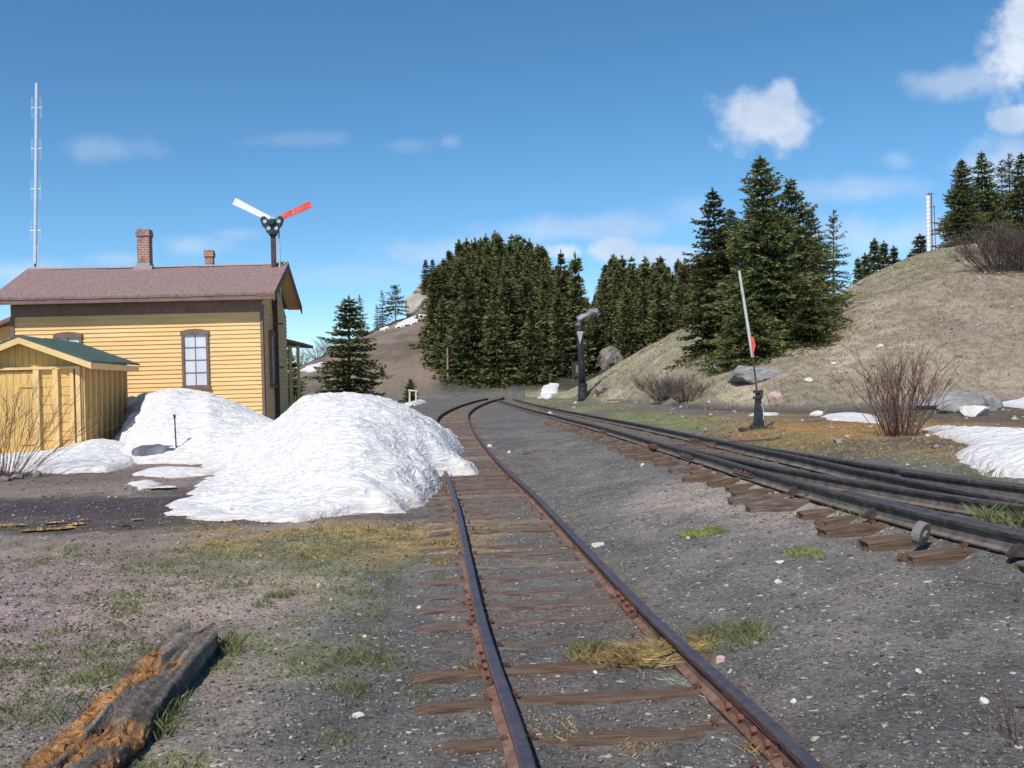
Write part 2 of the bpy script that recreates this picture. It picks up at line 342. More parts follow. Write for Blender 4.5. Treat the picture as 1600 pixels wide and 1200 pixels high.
def groundmat():
    m = bpy.data.materials.new('ground_soil'); m.use_nodes = True; t = NT(m.node_tree)
    at = t.n('ShaderNodeAttribute', attribute_name='Col').outputs['Color']; geo = t.n('ShaderNodeNewGeometry'); P = geo.outputs['Position']
    v1 = t.n('ShaderNodeTexVoronoi', {'Vector': P, 'Scale': 42.0}); v2 = t.n('ShaderNodeTexVoronoi', {'Vector': P, 'Scale': 110.0})
    n1 = t.n('ShaderNodeTexNoise', {'Vector': P, 'Scale': 3.0, 'Detail': 10.0, 'Roughness': .7})
    n2 = t.n('ShaderNodeTexNoise', {'Vector': P, 'Scale': 30.0, 'Detail': 6.0, 'Roughness': .7})
    bri = t.m('ADD', t.ss(n1.outputs[0], .25, .75, .68, 1.25), t.ss(n2.outputs[0], .3, .7, -.25, .25))
    c = t.mix(1.0, at, t.n('ShaderNodeCombineXYZ', {0: bri, 1: bri, 2: bri}).outputs[0], 'MULTIPLY')
    g = t.m('MULTIPLY', t.n('ShaderNodeSeparateColor', {0: v1.outputs['Color']}).outputs[0], 1.0)
    g2 = t.n('ShaderNodeSeparateColor', {0: v2.outputs['Color']}).outputs[0]
    gm = t.m('ADD', t.m('MULTIPLY', t.ss(g, .0, 1., .74, 1.30), .5), t.m('MULTIPLY', t.ss(g2, .0, 1., .66, 1.38), .5))
    c = t.mix(1.0, c, t.n('ShaderNodeCombineXYZ', {0: gm, 1: gm, 2: gm}).outputs[0], 'MULTIPLY')
    c = t.mix(t.ss(g2, .982, .99), c, (.34, .31, .28)); c = t.mix(t.ss(g, .985, .99), c, (.45, .41, .38))
    wet = t.n('ShaderNodeAttribute', attribute_name='Wet').outputs['Fac']
    h = t.m('ADD', t.m('MULTIPLY', v1.outputs['Distance'], -.5), t.m('ADD', t.m('MULTIPLY', v2.outputs['Distance'], -.22), t.m('MULTIPLY', n2.outputs[0], .9)))
    bp = t.n('ShaderNodeBump', {'Height': h, 'Strength': .75, 'Distance': .022})
    b = t.n('ShaderNodeBsdfPrincipled', {'Base Color': c, 'Roughness': t.m('SUBTRACT', .95, t.m('MULTIPLY', wet, .45)), 'Specular IOR Level': .25, 'Normal': bp.outputs[0]})
    t.n('ShaderNodeOutputMaterial', {0: b.outputs[0]}); return m
M_ground = groundmat()
def snowmat():
    m = bpy.data.materials.new('old_snow'); m.use_nodes = True; t = NT(m.node_tree); geo = t.n('ShaderNodeNewGeometry'); P = geo.outputs['Position']
    mp = t.n('ShaderNodeMapping', {'Vector': P, 'Scale': (1.0, .55, 1.6), 'Rotation': (0, 0, .45)})
    n1 = t.n('ShaderNodeTexNoise', {'Vector': mp.outputs[0], 'Scale': 7.0, 'Detail': 6.0, 'Roughness': .6, 'Distortion': 1.0})
    n2 = t.n('ShaderNodeTexNoise', {'Vector': mp.outputs[0], 'Scale': 2.0, 'Detail': 8.0, 'Roughness': .7})
    mp3 = t.n('ShaderNodeMapping', {'Vector': P, 'Scale': (.8, 2.1, 4.2), 'Rotation': (0, .22, .3)}); n3 = t.n('ShaderNodeTexNoise', {'Vector': mp3.outputs[0], 'Scale': 2.3, 'Detail': 4.0, 'Roughness': .55, 'Distortion': .5})
    at = t.n('ShaderNodeAttribute', attribute_name='Col').outputs['Fac']
    c = t.mix(t.ss(n2.outputs[0], .5, .75), (.69, .68, .675), (.63, .60, .585)); ln = t.m('ABSOLUTE', t.m('SUBTRACT', n3.outputs[0], .5)); lk = t.m('MULTIPLY', t.ss(ln, .05, .0), t.ss(n2.outputs[0], .30, .50)); c = t.mix(t.m('MULTIPLY', lk, .75), c, (.42, .37, .35)); c = t.mix(t.m('MULTIPLY', t.ss(n1.outputs[0], .58, .70), .2), c, (.62, .57, .55))
    c = t.mix(t.m('MULTIPLY', at, .55), c, (.50, .42, .38))
    bp = t.n('ShaderNodeBump', {'Height': t.m('ADD', t.m('MULTIPLY', n1.outputs[0], .25), t.m('MULTIPLY', t.ss(ln, .0, .16), 1.0)), 'Strength': .5, 'Distance': .045})
    b = t.n('ShaderNodeBsdfPrincipled', {'Base Color': c, 'Roughness': .75, 'Specular IOR Level': .3, 'Normal': bp.outputs[0], 'Subsurface Weight': .0})
    t.n('ShaderNodeOutputMaterial', {0: b.outputs[0]}); return m
M_snow = snowmat()
# ---------------------------------------------------------------- ground sheet
def blob(X, Y, px, py, a, b, seed=1, soft=.45, nz=.9, sc=1.2):
    """soft uneven patch of ground around the spot seen at px,py: a half width, b half depth in metres"""
    c = G(px, py); r = np.sqrt(((X - c.x) / a) ** 2 + ((Y - c.y) / b) ** 2) + nz * (fbm(X, Y, sc, 4, seed) - .5) * 2 * .6
    return 1 - sst((r - (1 - soft)) / (2 * soft))
C_ = lambda *a: np.array(a, float)
def gcolor(X, Y):
    D = np.maximum(Y, 2); a = c1(D); b = ns(D); n = len(X)
    f1 = fbm(X, Y, .7, 5, 21); f2 = fbm(X, Y, 2.6, 4, 22); f3 = fbm(X, Y, 7., 3, 23); f4 = fbm(X, Y, .25, 3, 24)
    def mx(c, k, w): return c + (k - c) * w[:, None]
    c = np.tile(C_(.118, .110, .103), (n, 1))
    c = mx(c, C_(.15, .14, .13), sst((f1 - .45) / .2) * .5)
    c = mx(c, C_(.14, .12, .108), sst((f2 - .55) / .2) * .35)
    c = mx(c, C_(.088, .083, .080), sst((.45 - f1) / .15) * .5)
    # dusty verge beside the right-hand ties
    w = sst(1 - np.abs(X - (b - 1.1)) / 1.0) * sst((f2 - .36) / .25) * (D < 26); c = mx(c, C_(.21, .18, .155), w * .6)
    w = blob(X, Y, 1180, 770, 1.0, 2.2, 31); c = mx(c, C_(.33, .275, .235), w * .8)
    # between the rails of the old track: brown
    w = sst(1.15 - np.abs(X - a) / .9) * sst((f2 - .38) / .25); c = mx(c, C_(.155, .115, .092), w * .55)
    # left foreground: dirt, moss and thin grass
    lf = sst((a - 1.05 - X) / .7) * (D < 34)
    c = mx(c, C_(.27, .22, .18), lf * sst((f1 - .32) / .3) * .8)
    c = mx(c, C_(.42, .33, .27), lf * sst((f2 - .52) / .14) * sst((a - 1.7 - X) / 1.0) * .75)
    gr = lf * sst((fbm(X, Y, 1.1, 4, 41) + .35 * f3 - .60) / .12) * (D < 11.5); c = mx(c, C_(.19, .20, .085), gr * .6)
    w = blob(X, Y, 60, 930, 1.5, 1.9, 32); c = mx(c, C_(.27, .20, .185), w * .9); w = blob(X, Y, -150, 1000, 1.6, 2.5, 37); c = mx(c, C_(.27, .20, .185), w * .9)
    w = blob(X, Y, 330, 930, .9, .9, 33); c = mx(c, C_(.33, .26, .205), w * .7)
    w = blob(X, Y, 500, 838, 1.9, 1.0, 34, .5, 1.1, 1.6); c = mx(c, C_(.33, .235, .10), w * sst((f2 - .35) / .2) * .85)
    w = blob(X, Y, 640, 835, .9, 1.6, 35, .5, 1.1, 1.6); c = mx(c, C_(.36, .24, .10), w * sst((f2 - .38) / .2) * .8)
    w = blob(X, Y, 420, 870, 1.8, .7, 36); c = mx(c, C_(.13, .135, .06), w * .45)
    # melt-wet road in front of the shed
    road = sst((X * -1 - 2.6) / 1.2) * sst((D - 9.2 + .25 * (X + 7)) / 1.5) * (D < 32)
    c = mx(c, C_(.20, .16, .135), road * .85); wet = blob(X, Y, 260, 790, 4.2, 1.7, 38, .4); c = mx(c, C_(.058, .042, .040), wet * road)
    w2 = blob(X, Y, 120, 820, 3.6, .8, 39, .4); c = mx(c, C_(.075, .052, .048), w2 * .85); wet = np.maximum(wet * road, w2)
    w = blob(X, Y, 0, 750, 3.0, 1.8, 40, .5); c = mx(c, C_(.08, .065, .05), w * .5)
    # right of the right-hand track
    far = b + 1.15 + dv(D); rt = sst((X - far - .1) / .8)
    c = mx(c, C_(.14, .115, .095), rt * .7)
    o = rt * sst((X - far - .6) / .9) * (1 - sst((D - 24) / 4)) * sst((f1 + .3 * f2 - .42) / .22); c = mx(c, C_(.27, .175, .075), o * .85)
    o2 = rt * blob(X, Y, 1340, 665, 2.6, 2.2, 42, .5); c = mx(c, C_(.33, .165, .05), o2 * .85); o3 = rt * blob(X, Y, 1290, 690, 2.2, 1.6, 43, .5); c = mx(c, C_(.32, .195, .06), o3 * .75)
    g = sst(1 - np.abs(X - far - 1.1) / .8) * sst((f2 - .42) / .2) * (D > 7); c = mx(c, C_(.15, .16, .05), g * .65)
    for px, py, aa, bb in ((1000, 650, 1.1, 3.4), (1080, 660, 1.0, 2.6), (940, 637, 1.6, 4), (850, 627, 2., 5)):
        c = mx(c, C_(.19, .20, .07), blob(X, Y, px, py, aa, bb, 44 + px) * .6)
    w = blob(X, Y, 1400, 693, 1.25, 1.3, 45); c = mx(c, C_(.105, .085, .07), w * .95)
    w = blob(X, Y, 1480, 650, 3.2, 4.2, 46); c = mx(c, C_(.085, .07, .056), w * .85)
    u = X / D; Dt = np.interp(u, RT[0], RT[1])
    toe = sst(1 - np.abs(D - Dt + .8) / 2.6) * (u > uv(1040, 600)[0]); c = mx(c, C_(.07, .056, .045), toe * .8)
    # hillside
    hl = sst((D - Dt - .6) / 1.6) * (u > RT[0][0]) * (D < 75)
    hc = np.tile(C_(.30, .245, .175), (n, 1)); fh = fbm(X, Y * .45, .8, 5, 51); fk = fbm(X, Y * .4, 4., 3, 52)
    hc = mx(hc, C_(.41, .34, .25), sst((fh - .5) / .15)); hc = mx(hc, C_(.22, .18, .135), sst((.44 - fh) / .12) * .8); hc = mx(hc, C_(.12, .10, .075), sst((.38 - fk) / .1) * .5)
    Dc = np.interp(u, RH[0], RH[1]); up = sst(((D - Dt) / (Dc - Dt) - .45) / .4)
    hc = mx(hc, C_(.20, .21, .11), up * sst((fbm(X, Y, .35, 4, 53) - .38) / .2) * .75)
    rtp = sst((u - uv(1330, 600)[0]) / .12); hc = mx(hc, C_(.25, .195, .155), rtp * (1 - up) * .55)
    lt = 1 - sst((u - uv(1100, 600)[0]) / .06); hc = mx(hc, C_(.24, .235, .13), lt * sst((fk - .42) / .15) * .5)
    c = c * (1 - hl[:, None]) + hc * hl[:, None]
    fr = sst((D - 73) / 4) * 1.0
    fc = np.tile(C_(.18, .135, .105), (n, 1)); ff = fbm(X, Y, .3, 5, 61); fc = mx(fc, C_(.22, .165, .125), sst((ff - .5) / .12) * .7); fc = mx(fc, C_(.085, .075, .055), sst((.45 - ff) / .1) * .6)
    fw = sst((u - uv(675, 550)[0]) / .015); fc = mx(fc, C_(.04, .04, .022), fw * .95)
    c = c * (1 - fr[:, None]) + fc * fr[:, None]
    pl = sst((D - 33) / 8) * (1 - fr) * (1 - hl); c = mx(c, C_(.115, .108, .10), pl * .6 * (u < 0)); c = mx(c, C_(.15, .12, .085), pl * .5 * sst((f4 - .45) / .1) * (u < 0.0))
    return np.clip(c, .005, .9), np.clip(wet, 0, 1)
def make_ground():
    t = np.linspace(-1, 1, 760); xs = 2.2 * np.sinh(t * 5.15); xs = xs * (1 + 0 * xs)
    ys = np.concatenate([np.linspace(-4, 1.9, 8), np.geomspace(2.0, 30, 430), np.geomspace(30.2, 175, 260), np.geomspace(180, 900, 14)])
    X, Y = np.meshgrid(xs, ys); sh = X.shape; X = X.ravel(); Y = Y.ravel()
    Z = ground(X, Y); c, wet = gcolor(X, Y)
    i = np.arange(sh[0] * sh[1]).reshape(sh); Fc = np.stack([i[:-1, :-1], i[:-1, 1:], i[1:, 1:], i[1:, :-1]], -1).reshape(-1, 4)
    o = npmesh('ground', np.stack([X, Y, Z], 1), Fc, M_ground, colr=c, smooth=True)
    at = o.data.attributes.new('Wet', 'FLOAT', 'POINT'); at.data.foreach_set('value', wet.astype(np.float32))
    tag(o, 'cinder and dirt yard rising into dry grassy hillsides', 'ground', kind='structure')
make_ground()
# ---------------------------------------------------------------- rails, ties
PROF = [(-.05, 0), (.05, 0), (.05, .010), (.011, .022), (.009, .078), (.027, .086), (.028, .106), (.021, .113), (-.021, .113), (-.028, .106), (-.027, .086), (-.009, .078), (-.011, .022), (-.05, .010)]
TOPF = (6, 7, 8); FLF = (1, 2, 11, 12)
def rail(name, xf, zf, d0, d1, mats, parent, step=.35, label=None, jit=0.004, sc=1.0):
    D = np.arange(d0, d1 + .01, step) if d1 - d0 < 25 else np.geomspace(d0, d1, int((d1 - d0) / step / 1.5))
    X = np.array([float(xf(d)) for d in D]); Z = np.array([float(zf(d)) for d in D])
    X = X + jit * (vn(D * .7, D * 0 + 3, int(d0 * 10)) - .5) * 2; Z = Z + .012 * (vn(D * .5, D * 0 + 9, 4) - .5)
    V = []; n = len(PROF)
    for k in range(len(D)):
        a = max(k - 1, 0); b = min(k + 1, len(D) - 1); t = Vector((X[b] - X[a], D[b] - D[a], 0)).normalized(); s = Vector((t.y, -t.x, 0))
        for (px, pz) in PROF: V.append((X[k] + s.x * px * sc, D[k] + s.y * px * sc, Z[k] - .113 * sc + pz * sc))
    Fc = []; mi = []
    for k in range(len(D) - 1):
        for j in range(n):
            q = (j + 1) % n; Fc.append((k * n + j, k * n + q, (k + 1) * n + q, (k + 1) * n + j)); mi.append(1 if j in TOPF else (2 if j in FLF else 0))
    me = bpy.data.meshes.new(name); me.from_pydata(V, [], Fc + [tuple(range(n))[::-1], tuple(len(V) - n + j for j in range(n))])
    for m in mats: me.materials.append(m)
    me.polygons.foreach_set('material_index', mi + [0, 0]); me.update(); o = link(name, me, parent)
    if label: o['label'] = label
    return o
def tie_mesh(seed, L=1.78, w=.19, h=.15):
    r = np.random.RandomState(seed); nx, ny, nz = 22, 5, 3
    V = {}; vs = []; fs = []
    def vid(i, j, k):
        if (i, j, k) not in V:
            x = (i / nx - .5) * L; y = (j / ny - .5) * w; z = -(1 - k / nz) * h
            nn = float(vn(x * 2.6, y * 25 + seed, seed)) - .5; n2 = float(vn(x * 9, y * 60, seed + 5)) - .5
            e = 1 - .12 * (abs(j / ny - .5) * 2) ** 4
            if k == nz: z += .012 * nn + .010 * n2 - .012 * (abs(j / ny - .5) * 2) ** 3 - .02 * (abs(i / nx - .5) * 2) ** 14
            if i in (0, nx): x += (.03 * (float(vn(y * 20, z * 20, seed + 9)) - .5)) * 1.5
            y += .008 * (float(vn(x * 4, z * 9, seed + 3)) - .5)
            V[(i, j, k)] = len(vs); vs.append((x, y * e, z))
        return V[(i, j, k)]
    for i in range(nx):
        for j in range(ny): fs.append((vid(i, j, nz), vid(i + 1, j, nz), vid(i + 1, j + 1, nz), vid(i, j + 1, nz)))
        for k in range(nz):
            fs.append((vid(i, 0, k), vid(i + 1, 0, k), vid(i + 1, 0, k + 1), vid(i, 0, k + 1))); fs.append((vid(i + 1, ny, k), vid(i, ny, k), vid(i, ny, k + 1), vid(i + 1, ny, k + 1)))
    for j in range(ny):
        for k in range(nz):
            fs.append((vid(0, j + 1, k), vid(0, j, k), vid(0, j, k + 1), vid(0, j + 1, k + 1))); fs.append((vid(nx, j, k), vid(nx, j + 1, k), vid(nx, j + 1, k + 1), vid(nx, j, k + 1)))
    me = bpy.data.meshes.new('tie'); me.from_pydata(vs, [], fs); me.update(); return me
def spike_mesh(mat_):
    b = MB(); b.box((-.008, -.008, -.03), (.008, .008, .014)); b.box((-.018, -.011, .012), (.011, .011, .024))
    me = bpy.data.meshes.new('spike'); me.from_pydata(b.v, [], b.f); me.materials.append(mat_); return me
def joint_bar(parent, x, d, zt, ang, side, mats=(M_rail,), L=.6, nb=4):
    b = MB(); b.prism([(.012, .012), (.050, .012), (.052, .022), (.022, .034), (.016, .074), (.026, .082), (.012, .082)], -L / 2, L / 2)
    o = b.obj('joint_bar', mats[0], parent); o.location = (x, d, zt - .113); o.rotation_euler = (0, 0, ang + (math.pi if side < 0 else 0))
    for k in range(nb):
        y = (k - (nb - 1) / 2) * L / nb; q = MB(); q.tube([(.018, y, .05), (.04, y, .05)], .017, 6); q.obj('bolt', M_rust, o)
TM = []
for i in range(9):
    me = tie_mesh(100 + i); me.materials.append([M_tie, M_tie, M_tie3, M_tie2][i % 4]); TM.append(me)
LT = []
for i in range(6):
    me = tie_mesh(200 + i, 1.9, .2, .17); me.materials.append([M_tie2, M_tie, M_tie2][i % 3]); LT.append(me)
def ang(xf, d): return -math.atan2(float(xf(d + .3)) - float(xf(d - .3)), .6)
t1 = empty('railway_track', (0, 0, 0), 0, 'rusty old track curving past the snow heap, half-buried wooden ties', 'railway track')
SN_END = 15.2
rail('rail', lambda d: c1(d) - .485, zr1, 2.2, 62, (M_rail, M_railtop, M_flange), t1)
rail('rail', lambda d: c1(d) + .485, zr1, 2.2, 66, (M_rail, M_railtop, M_flange), t1)
spk = spike_mesh(M_rust); d = 3.1; k = 0
while d < 62 and k < 98:
    o = link('tie', TM[rnd.randrange(9)], t1); x = float(c1(d)); o.scale = (rnd.choice((.90, .95, 1., 1.)), rnd.uniform(.85, 1.1), 1); o.location = (x + rnd.uniform(-.03, .03), d, float(zr1(d)) - .113 + (rnd.choice((.012, .022, .03)) if 9.5 < d < 24 else rnd.choice((-.016, -.008, .0, .006, .012, .02))))
    o.rotation_euler = (0, 0, ang(c1, d) + rnd.uniform(-.03, .03))
    if d < 18:
        for s in (-.485, .485):
            for q in (-.062, .062):
                p = link('spike', spk, o); p.location = (s + q, rnd.uniform(-.03, .03), .004); p.rotation_euler = (0, 0, math.pi if q < 0 else 0); p.rotation_euler.z += math.pi
    d += rnd.uniform(.42, .56); k += 1
for d, s in ((6.3, 1), (6.3, -1), (4.0, 1), (15.4, 1), (11.6, -1), (5.0, -1)):
    for q in (-1, 1): joint_bar(t1, float(c1(d)) + .485 * s, d, float(zr1(d)), ang(c1, d), q)
t2 = empty('railway_turnout', (0, 0, 0), 0, 'dark double-railed switch track along the foot of the dry hillside', 'railway track')
G_ = .97; r2 = lambda d: ns(d) + G_ * 1.0; fs = lambda d: ns(d) + G_ + dv(d) + (0 if d > 15.3 else .075 * float(sst((15.3 - d) / 1.5)))
r3 = lambda d: ns(d) + dv(d) + .075 * (0 if d > 15.3 else float(sst((15.3 - d) / 1.2)))
dk = (M_dkrail, M_dktop, M_flanged)
rail('rail', ns, zr2, 3.6, 58, dk, t2, .3, 'rail nearest the old track, on exposed tie ends', sc=1.1)
rail('rail', fs, zr2, 4.5, 60, dk, t2, .3, sc=1.1)
rail('point_rail', r2, lambda d: zr2(d) - .004, 4.0, 15.0, dk, t2, .3, sc=1.1)
rail('point_rail', r3, lambda d: zr2(d) - .004, 4.5, 15.0, dk, t2, .3, sc=1.1)
rail('guard_rail', lambda d: ns(d) + .085 + .05 * float(sst(abs(d - 6.2) / 2.2 - .6)), zr2, 4.2, 8.3, dk, t2, .2, sc=1.1)
rail('guard_rail', lambda d: fs(d) - .09 - .05 * float(sst(abs(d - 8) / 2. - .6)), zr2, 6.0, 9.8, dk, t2, .2, sc=1.1)
d = 4.2; k = 0
while d < 60 and k < 99:
    me = LT[rnd.randrange(6)]; o = link('tie', me, t2); x = float(ns(d)) + .485; e = float(dv(d)); wl = 1.9
    ext = e + (.5 if 14.5 < d < 15.6 else 0); ext = min(ext, 1.2); sx = (wl + ext) / wl; o.scale = (sx, 1, 1)
    o.location = (x + ext / 2 + rnd.choice((-.08, 0, .06, .1, .16, .36)) + rnd.uniform(-.04, .04), d, float(zr2(d)) - .125 + rnd.uniform(-.02, .0)); o.rotation_euler = (rnd.uniform(-.03, .03), 0, ang(ns, d) + rnd.uniform(-.04, .04))
    if d < 22:
        for s in (0, G_):
            for q in (-.072, .072):
                p = link('spike', spk, o); p.location = ((s - .485 - ext / 2 + q) / sx, rnd.uniform(-.04, .04), .002)
    d += rnd.uniform(.40, .62) * (1.15 if d > 22 else 1); k += 1
for d, s in ((13.4, 0), (10.7, 0), (17, 1), (6.9, 2), (11.8, 1), (21, 0)):
    x = float(ns(d)) if s == 0 else float(fs(d)) if s == 1 else float(r3(d)); joint_bar(t2, x, d, float(zr2(d)), ang(ns, d), -1, (M_dkrail,), .7); 
for d in (5.7, 9.0, 13.0, 7.4):   # rail braces outside the near rail
    b = MB(); b.prism([(0, 0), (-.09, 0), (-.09, .012), (-.03, .065), (0, .07)], -.03, .03); o = b.obj('rail_brace', M_dkrail, t2); o.location = (float(ns(d)) - .035, d, float(zr2(d)) - .125)
b = MB(); b.tube([(0, -.03, 0), (0, .03, 0)], .078, 20); b.tube([(0, -.042, 0), (0, .042, 0)], .03, 10)   # roller lying against the ties
p = Vector((float(ns(6.4)) - .22, 6.4, float(zr2(6.4)) - .09)); o = b.obj('iron_roller', M_rockd, None, bevel=.01); o.location = p; o.rotation_euler = (.25, .1, .75)
tag(o, 'round iron roller lying against the near rail and tie ends', 'roller')
b = MB(); b.box((-.02, -.02, -.015), (2.7, .02, .015)); b.box((-.4, -.14, -.03), (-.2, .14, .03)); o = b.obj('throw_rod', M_rust, t2); o.location = (float(ns(15.9)) + .3, 15.6, float(zr2(15)) - .07); o.rotation_euler = (0, -.02, .16)
# ---------------------------------------------------------------- snow
def inpoly(X, Y, P):
    r = np.zeros(X.shape, bool); n = len(P)
    for i in range(n):
        x0, y0 = P[i]; x1, y1 = P[(i + 1) % n]
        if y0 == y1: continue
        c = ((Y < y0) != (Y < y1)) & (X < (x1 - x0) * (Y - y0) / (y1 - y0) + x0); r ^= c
    return r
def dist(X, Y, P):
    d = np.full(X.shape, 1e9); n = len(P)
    for i in range(n):
        x0, y0 = P[i]; x1, y1 = P[(i + 1) % n]; dx, dy = x1 - x0, y1 - y0; L = dx * dx + dy * dy + 1e-9
        t = np.clip(((X - x0) * dx + (Y - y0) * dy) / L, 0, 1); d = np.minimum(d, np.hypot(X - x0 - t * dx, Y - y0 - t * dy))
    return d
def snow(name, P, hf, cell, label, cat='snow', amp=.05, edge=.05, L=1.2, group=None, seed=0, wob=.3, hb=None):
    P = [(p[0], p[1]) for p in P]; xs = np.arange(min(p[0] for p in P) - .6, max(p[0] for p in P) + .6, cell); ys = np.arange(min(p[1] for p in P) - .6, max(p[1] for p in P) + .6, cell * 1.4)
    X, Y = np.meshgrid(xs, ys); sh = X.shape
    wx = X + wob * (fbm(X, Y, 1.6, 4, seed + 1) - .5) * 2; wy = Y + wob * 1.3 * (fbm(X, Y, 1.6, 4, seed + 2) - .5) * 2
    d = dist(wx, wy, P); s = np.where(inpoly(wx, wy, P), d, -d)
    g = ground(X, Y, True)
    e = np.clip(s, 0, None); prof = 1 - np.exp(-e / L)
    H = hf(X, Y) * prof + edge * sst(e / .12)
    # sun cups: sharp-crested ripples leaning across the slope
    a = .5; ca, sa = math.cos(a), math.sin(a); xr = (X * ca + Y * sa); yr = (-X * sa + Y * ca)
    w1 = fbm(xr * .9, yr * 2.6, 1.5, 3, seed + 5); rp = 1 - np.abs(2 * vn(xr * 1.5 + 2 * w1, yr * 4.0 + 3 * w1, seed + 6) - 1); rp2 = 1 - np.abs(2 * vn(xr * 3.4, yr * 9 + 2 * w1, seed + 8) - 1)
    H = H + (amp * (rp - .5) + amp * .45 * (rp2 - .5)) * sst(e / .5) + amp * 1.8 * (fbm(X, Y, .8, 3, seed + 7) - .5) * sst(e / .8)
    Z = np.where(s > 0, g + np.maximum(H, .012), g - .06)
    if hb is not None: Z = hb(X, Y, Z)
    keep = s > -.12
    i = np.arange(sh[0] * sh[1]).reshape(sh); q = np.stack([i[:-1, :-1], i[:-1, 1:], i[1:, 1:], i[1:, :-1]], -1).reshape(-1, 4)
    kf = keep.ravel()[q].all(1); q = q[kf]; used = np.unique(q); mp = np.zeros(sh[0] * sh[1], int); mp[used] = np.arange(len(used))
    V = np.stack([X.ravel(), Y.ravel(), Z.ravel()], 1)[used]; dirt = (1 - sst(e.ravel()[used] / .35)) * .9
    c = np.repeat(dirt[:, None], 3, 1); o = npmesh(name, V, mp[q], M_snow, colr=c, smooth=True); tag(o, label, cat, group); return o
gp2 = lambda px, py: (G(px, py).x, G(px, py).y)
bigP = [gp2(238, 809), gp2(330, 813), gp2(450, 815), gp2(560, 806), gp2(640, 800), gp2(652, 788), gp2(688, 772), gp2(684, 752), gp2(742, 744), gp2(722, 724), gp2(727, 708), gp2(712, 690), gp2(696, 672),
        (-2.2, 28.2), (-4, 29.3), (-6.3, 29.2), (-7.3, 30.0), (-9, 29.9), (-14.5, 29.6), (-12.8, 28.4), (-11.3, 28.0), (-10.75, 26.6), (-10.2, 25.2), (-9.6, 23.8), (-9.1, 22.5), (-8.6, 21.4), gp2(300, 724), gp2(330, 738), gp2(310, 752), gp2(285, 775)]
_u = lambda L: [uv(p, 630)[0] for p in L]
HB = (_u([330, 400, 440, 475, 520, 560, 600, 640, 670, 690, 715, 745]), [.0, .55, 1.05, 1.46, 1.48, 1.47, 1.42, 1.34, 1.22, 1.08, .82, .55], [19, 19.5, 20, 19.5, 18.5, 18, 18, 18, 18, 18.5, 18, 16.5])
HA = (_u([60, 130, 200, 230, 260, 300, 325, 350, 380, 415, 450, 500]), [.6, 1.3, 1.95, 1.92, 1.76, 1.62, 1.52, 1.35, 1.08, .78, .45, .1], [28.6] * 3 + [28.0, 27.5, 27.5] + [27, 27, 26.5, 25.5, 25, 25])
def bigh(X, Y):
    u = X / Y; w = .8 * (fbm(X, Y, .5, 2, 77) - .5)
    def hp_(T, front, back):
        z = np.interp(u, T[0], T[1]); d = (Y - np.interp(u, T[0], T[2])) + w; t = np.where(d < 0, d / front, d / back)
        return z * (.5 + .5 * np.cos(np.pi * np.clip(t, -1, 1))) ** .8
    a = .93 * hp_(HA, 8.0, 6.0); b = .86 * hp_(HB, 8.5, 9.0); b = b + .12 * np.exp(-((u + .16) / .07) ** 2 - ((Y - 14.5) / 1.4) ** 2)
    return np.log(np.exp(a * 7) + np.exp(b * 7) - 1) / 7 + .02
snow('snow_heap', bigP, bigh, .045, 'large heap of old rippled snow between the yellow house and the curving rails', amp=.075, seed=3, L=.65)
shedP = [(-13.2, 22.6), gp2(40, 738), gp2(100, 741), gp2(170, 738), gp2(225, 722), gp2(240, 712), gp2(205, 700), (-11.4, 26.0), (-10.9, 23.9), (-13.2, 23.9)]
snow('snow_drift', shedP, lambda X, Y: .13 + .28 * np.exp(-((X + 9.7) / .8) ** 2 - ((Y - 23.2) / 1.4) ** 2), .05, 'low drift of old snow along the foot of the yellow shed', amp=.03, seed=9, L=.35, wob=.12)
def patch(pts, label, h=.1, amp=.02, cell=.05, seed=1, L=.5, wob=.12):
    snow('snow_patch', [gp2(*p) for p in pts], lambda X, Y: h + 0 * X, cell, label, amp=amp, seed=seed, L=L, edge=.03, wob=wob)
patch([(205, 744), (235, 733), (300, 731), (350, 736), (330, 743), (260, 748)], 'thin snow sheet on the wet road beside the big heap', .05, .01, seed=21)
patch([(196, 756), (240, 751), (252, 757), (215, 766)], 'small grey icy scrap on the wet road in front of the shed', .03, .01, seed=22)
patch([(1438, 670), (1462, 671), (1600, 680), (1720, 690), (1760, 770), (1600, 752), (1530, 745), (1492, 722), (1505, 706), (1528, 700), (1488, 690)], 'broad snow patch at the right edge beyond the turnout', .16, .03, seed=23)
patch([(1284, 651), (1340, 647), (1368, 650), (1375, 664), (1350, 660), (1300, 657)], 'narrow strip of snow behind the red-twigged shrub', .08, .02, seed=24)
patch([(1555, 633), (1600, 618), (1700, 610), (1700, 638), (1600, 639)], 'snow patch beside the grey boulders at the hill foot', .12, .02, .08, seed=25)
patch([(1168, 648), (1215, 646), (1212, 649), (1172, 650)], 'thin sliver of snow behind the switch stand', .05, .01, seed=26)
def fpatch(pts, D, label, h=.3, cell=.25, seed=1):
    snow('snow_patch', [(uv(px, py)[0] * d, d) for (px, py), d in zip(pts, D)], lambda X, Y: h + 0 * X, cell, label, amp=.06, seed=seed, L=1.5, edge=.1, wob=.35)
snow('snow_patch', [gp2(612, 514), gp2(640, 497), gp2(668, 490), gp2(690, 491), gp2(680, 497), gp2(650, 506), gp2(622, 513)], lambda X, Y: .25 + 0 * X, .25, 'long snow patch below the rock outcrop on the far hill', amp=.05, seed=31, L=1, edge=.1, wob=.3)
snow('snow_patch', [gp2(590, 517), gp2(606, 510), gp2(610, 513), gp2(598, 518)], lambda X, Y: .2 + 0 * X, .2, 'tiny snow scrap left of the long patch on the far hill', amp=.05, seed=32, L=1, edge=.1, wob=.2)
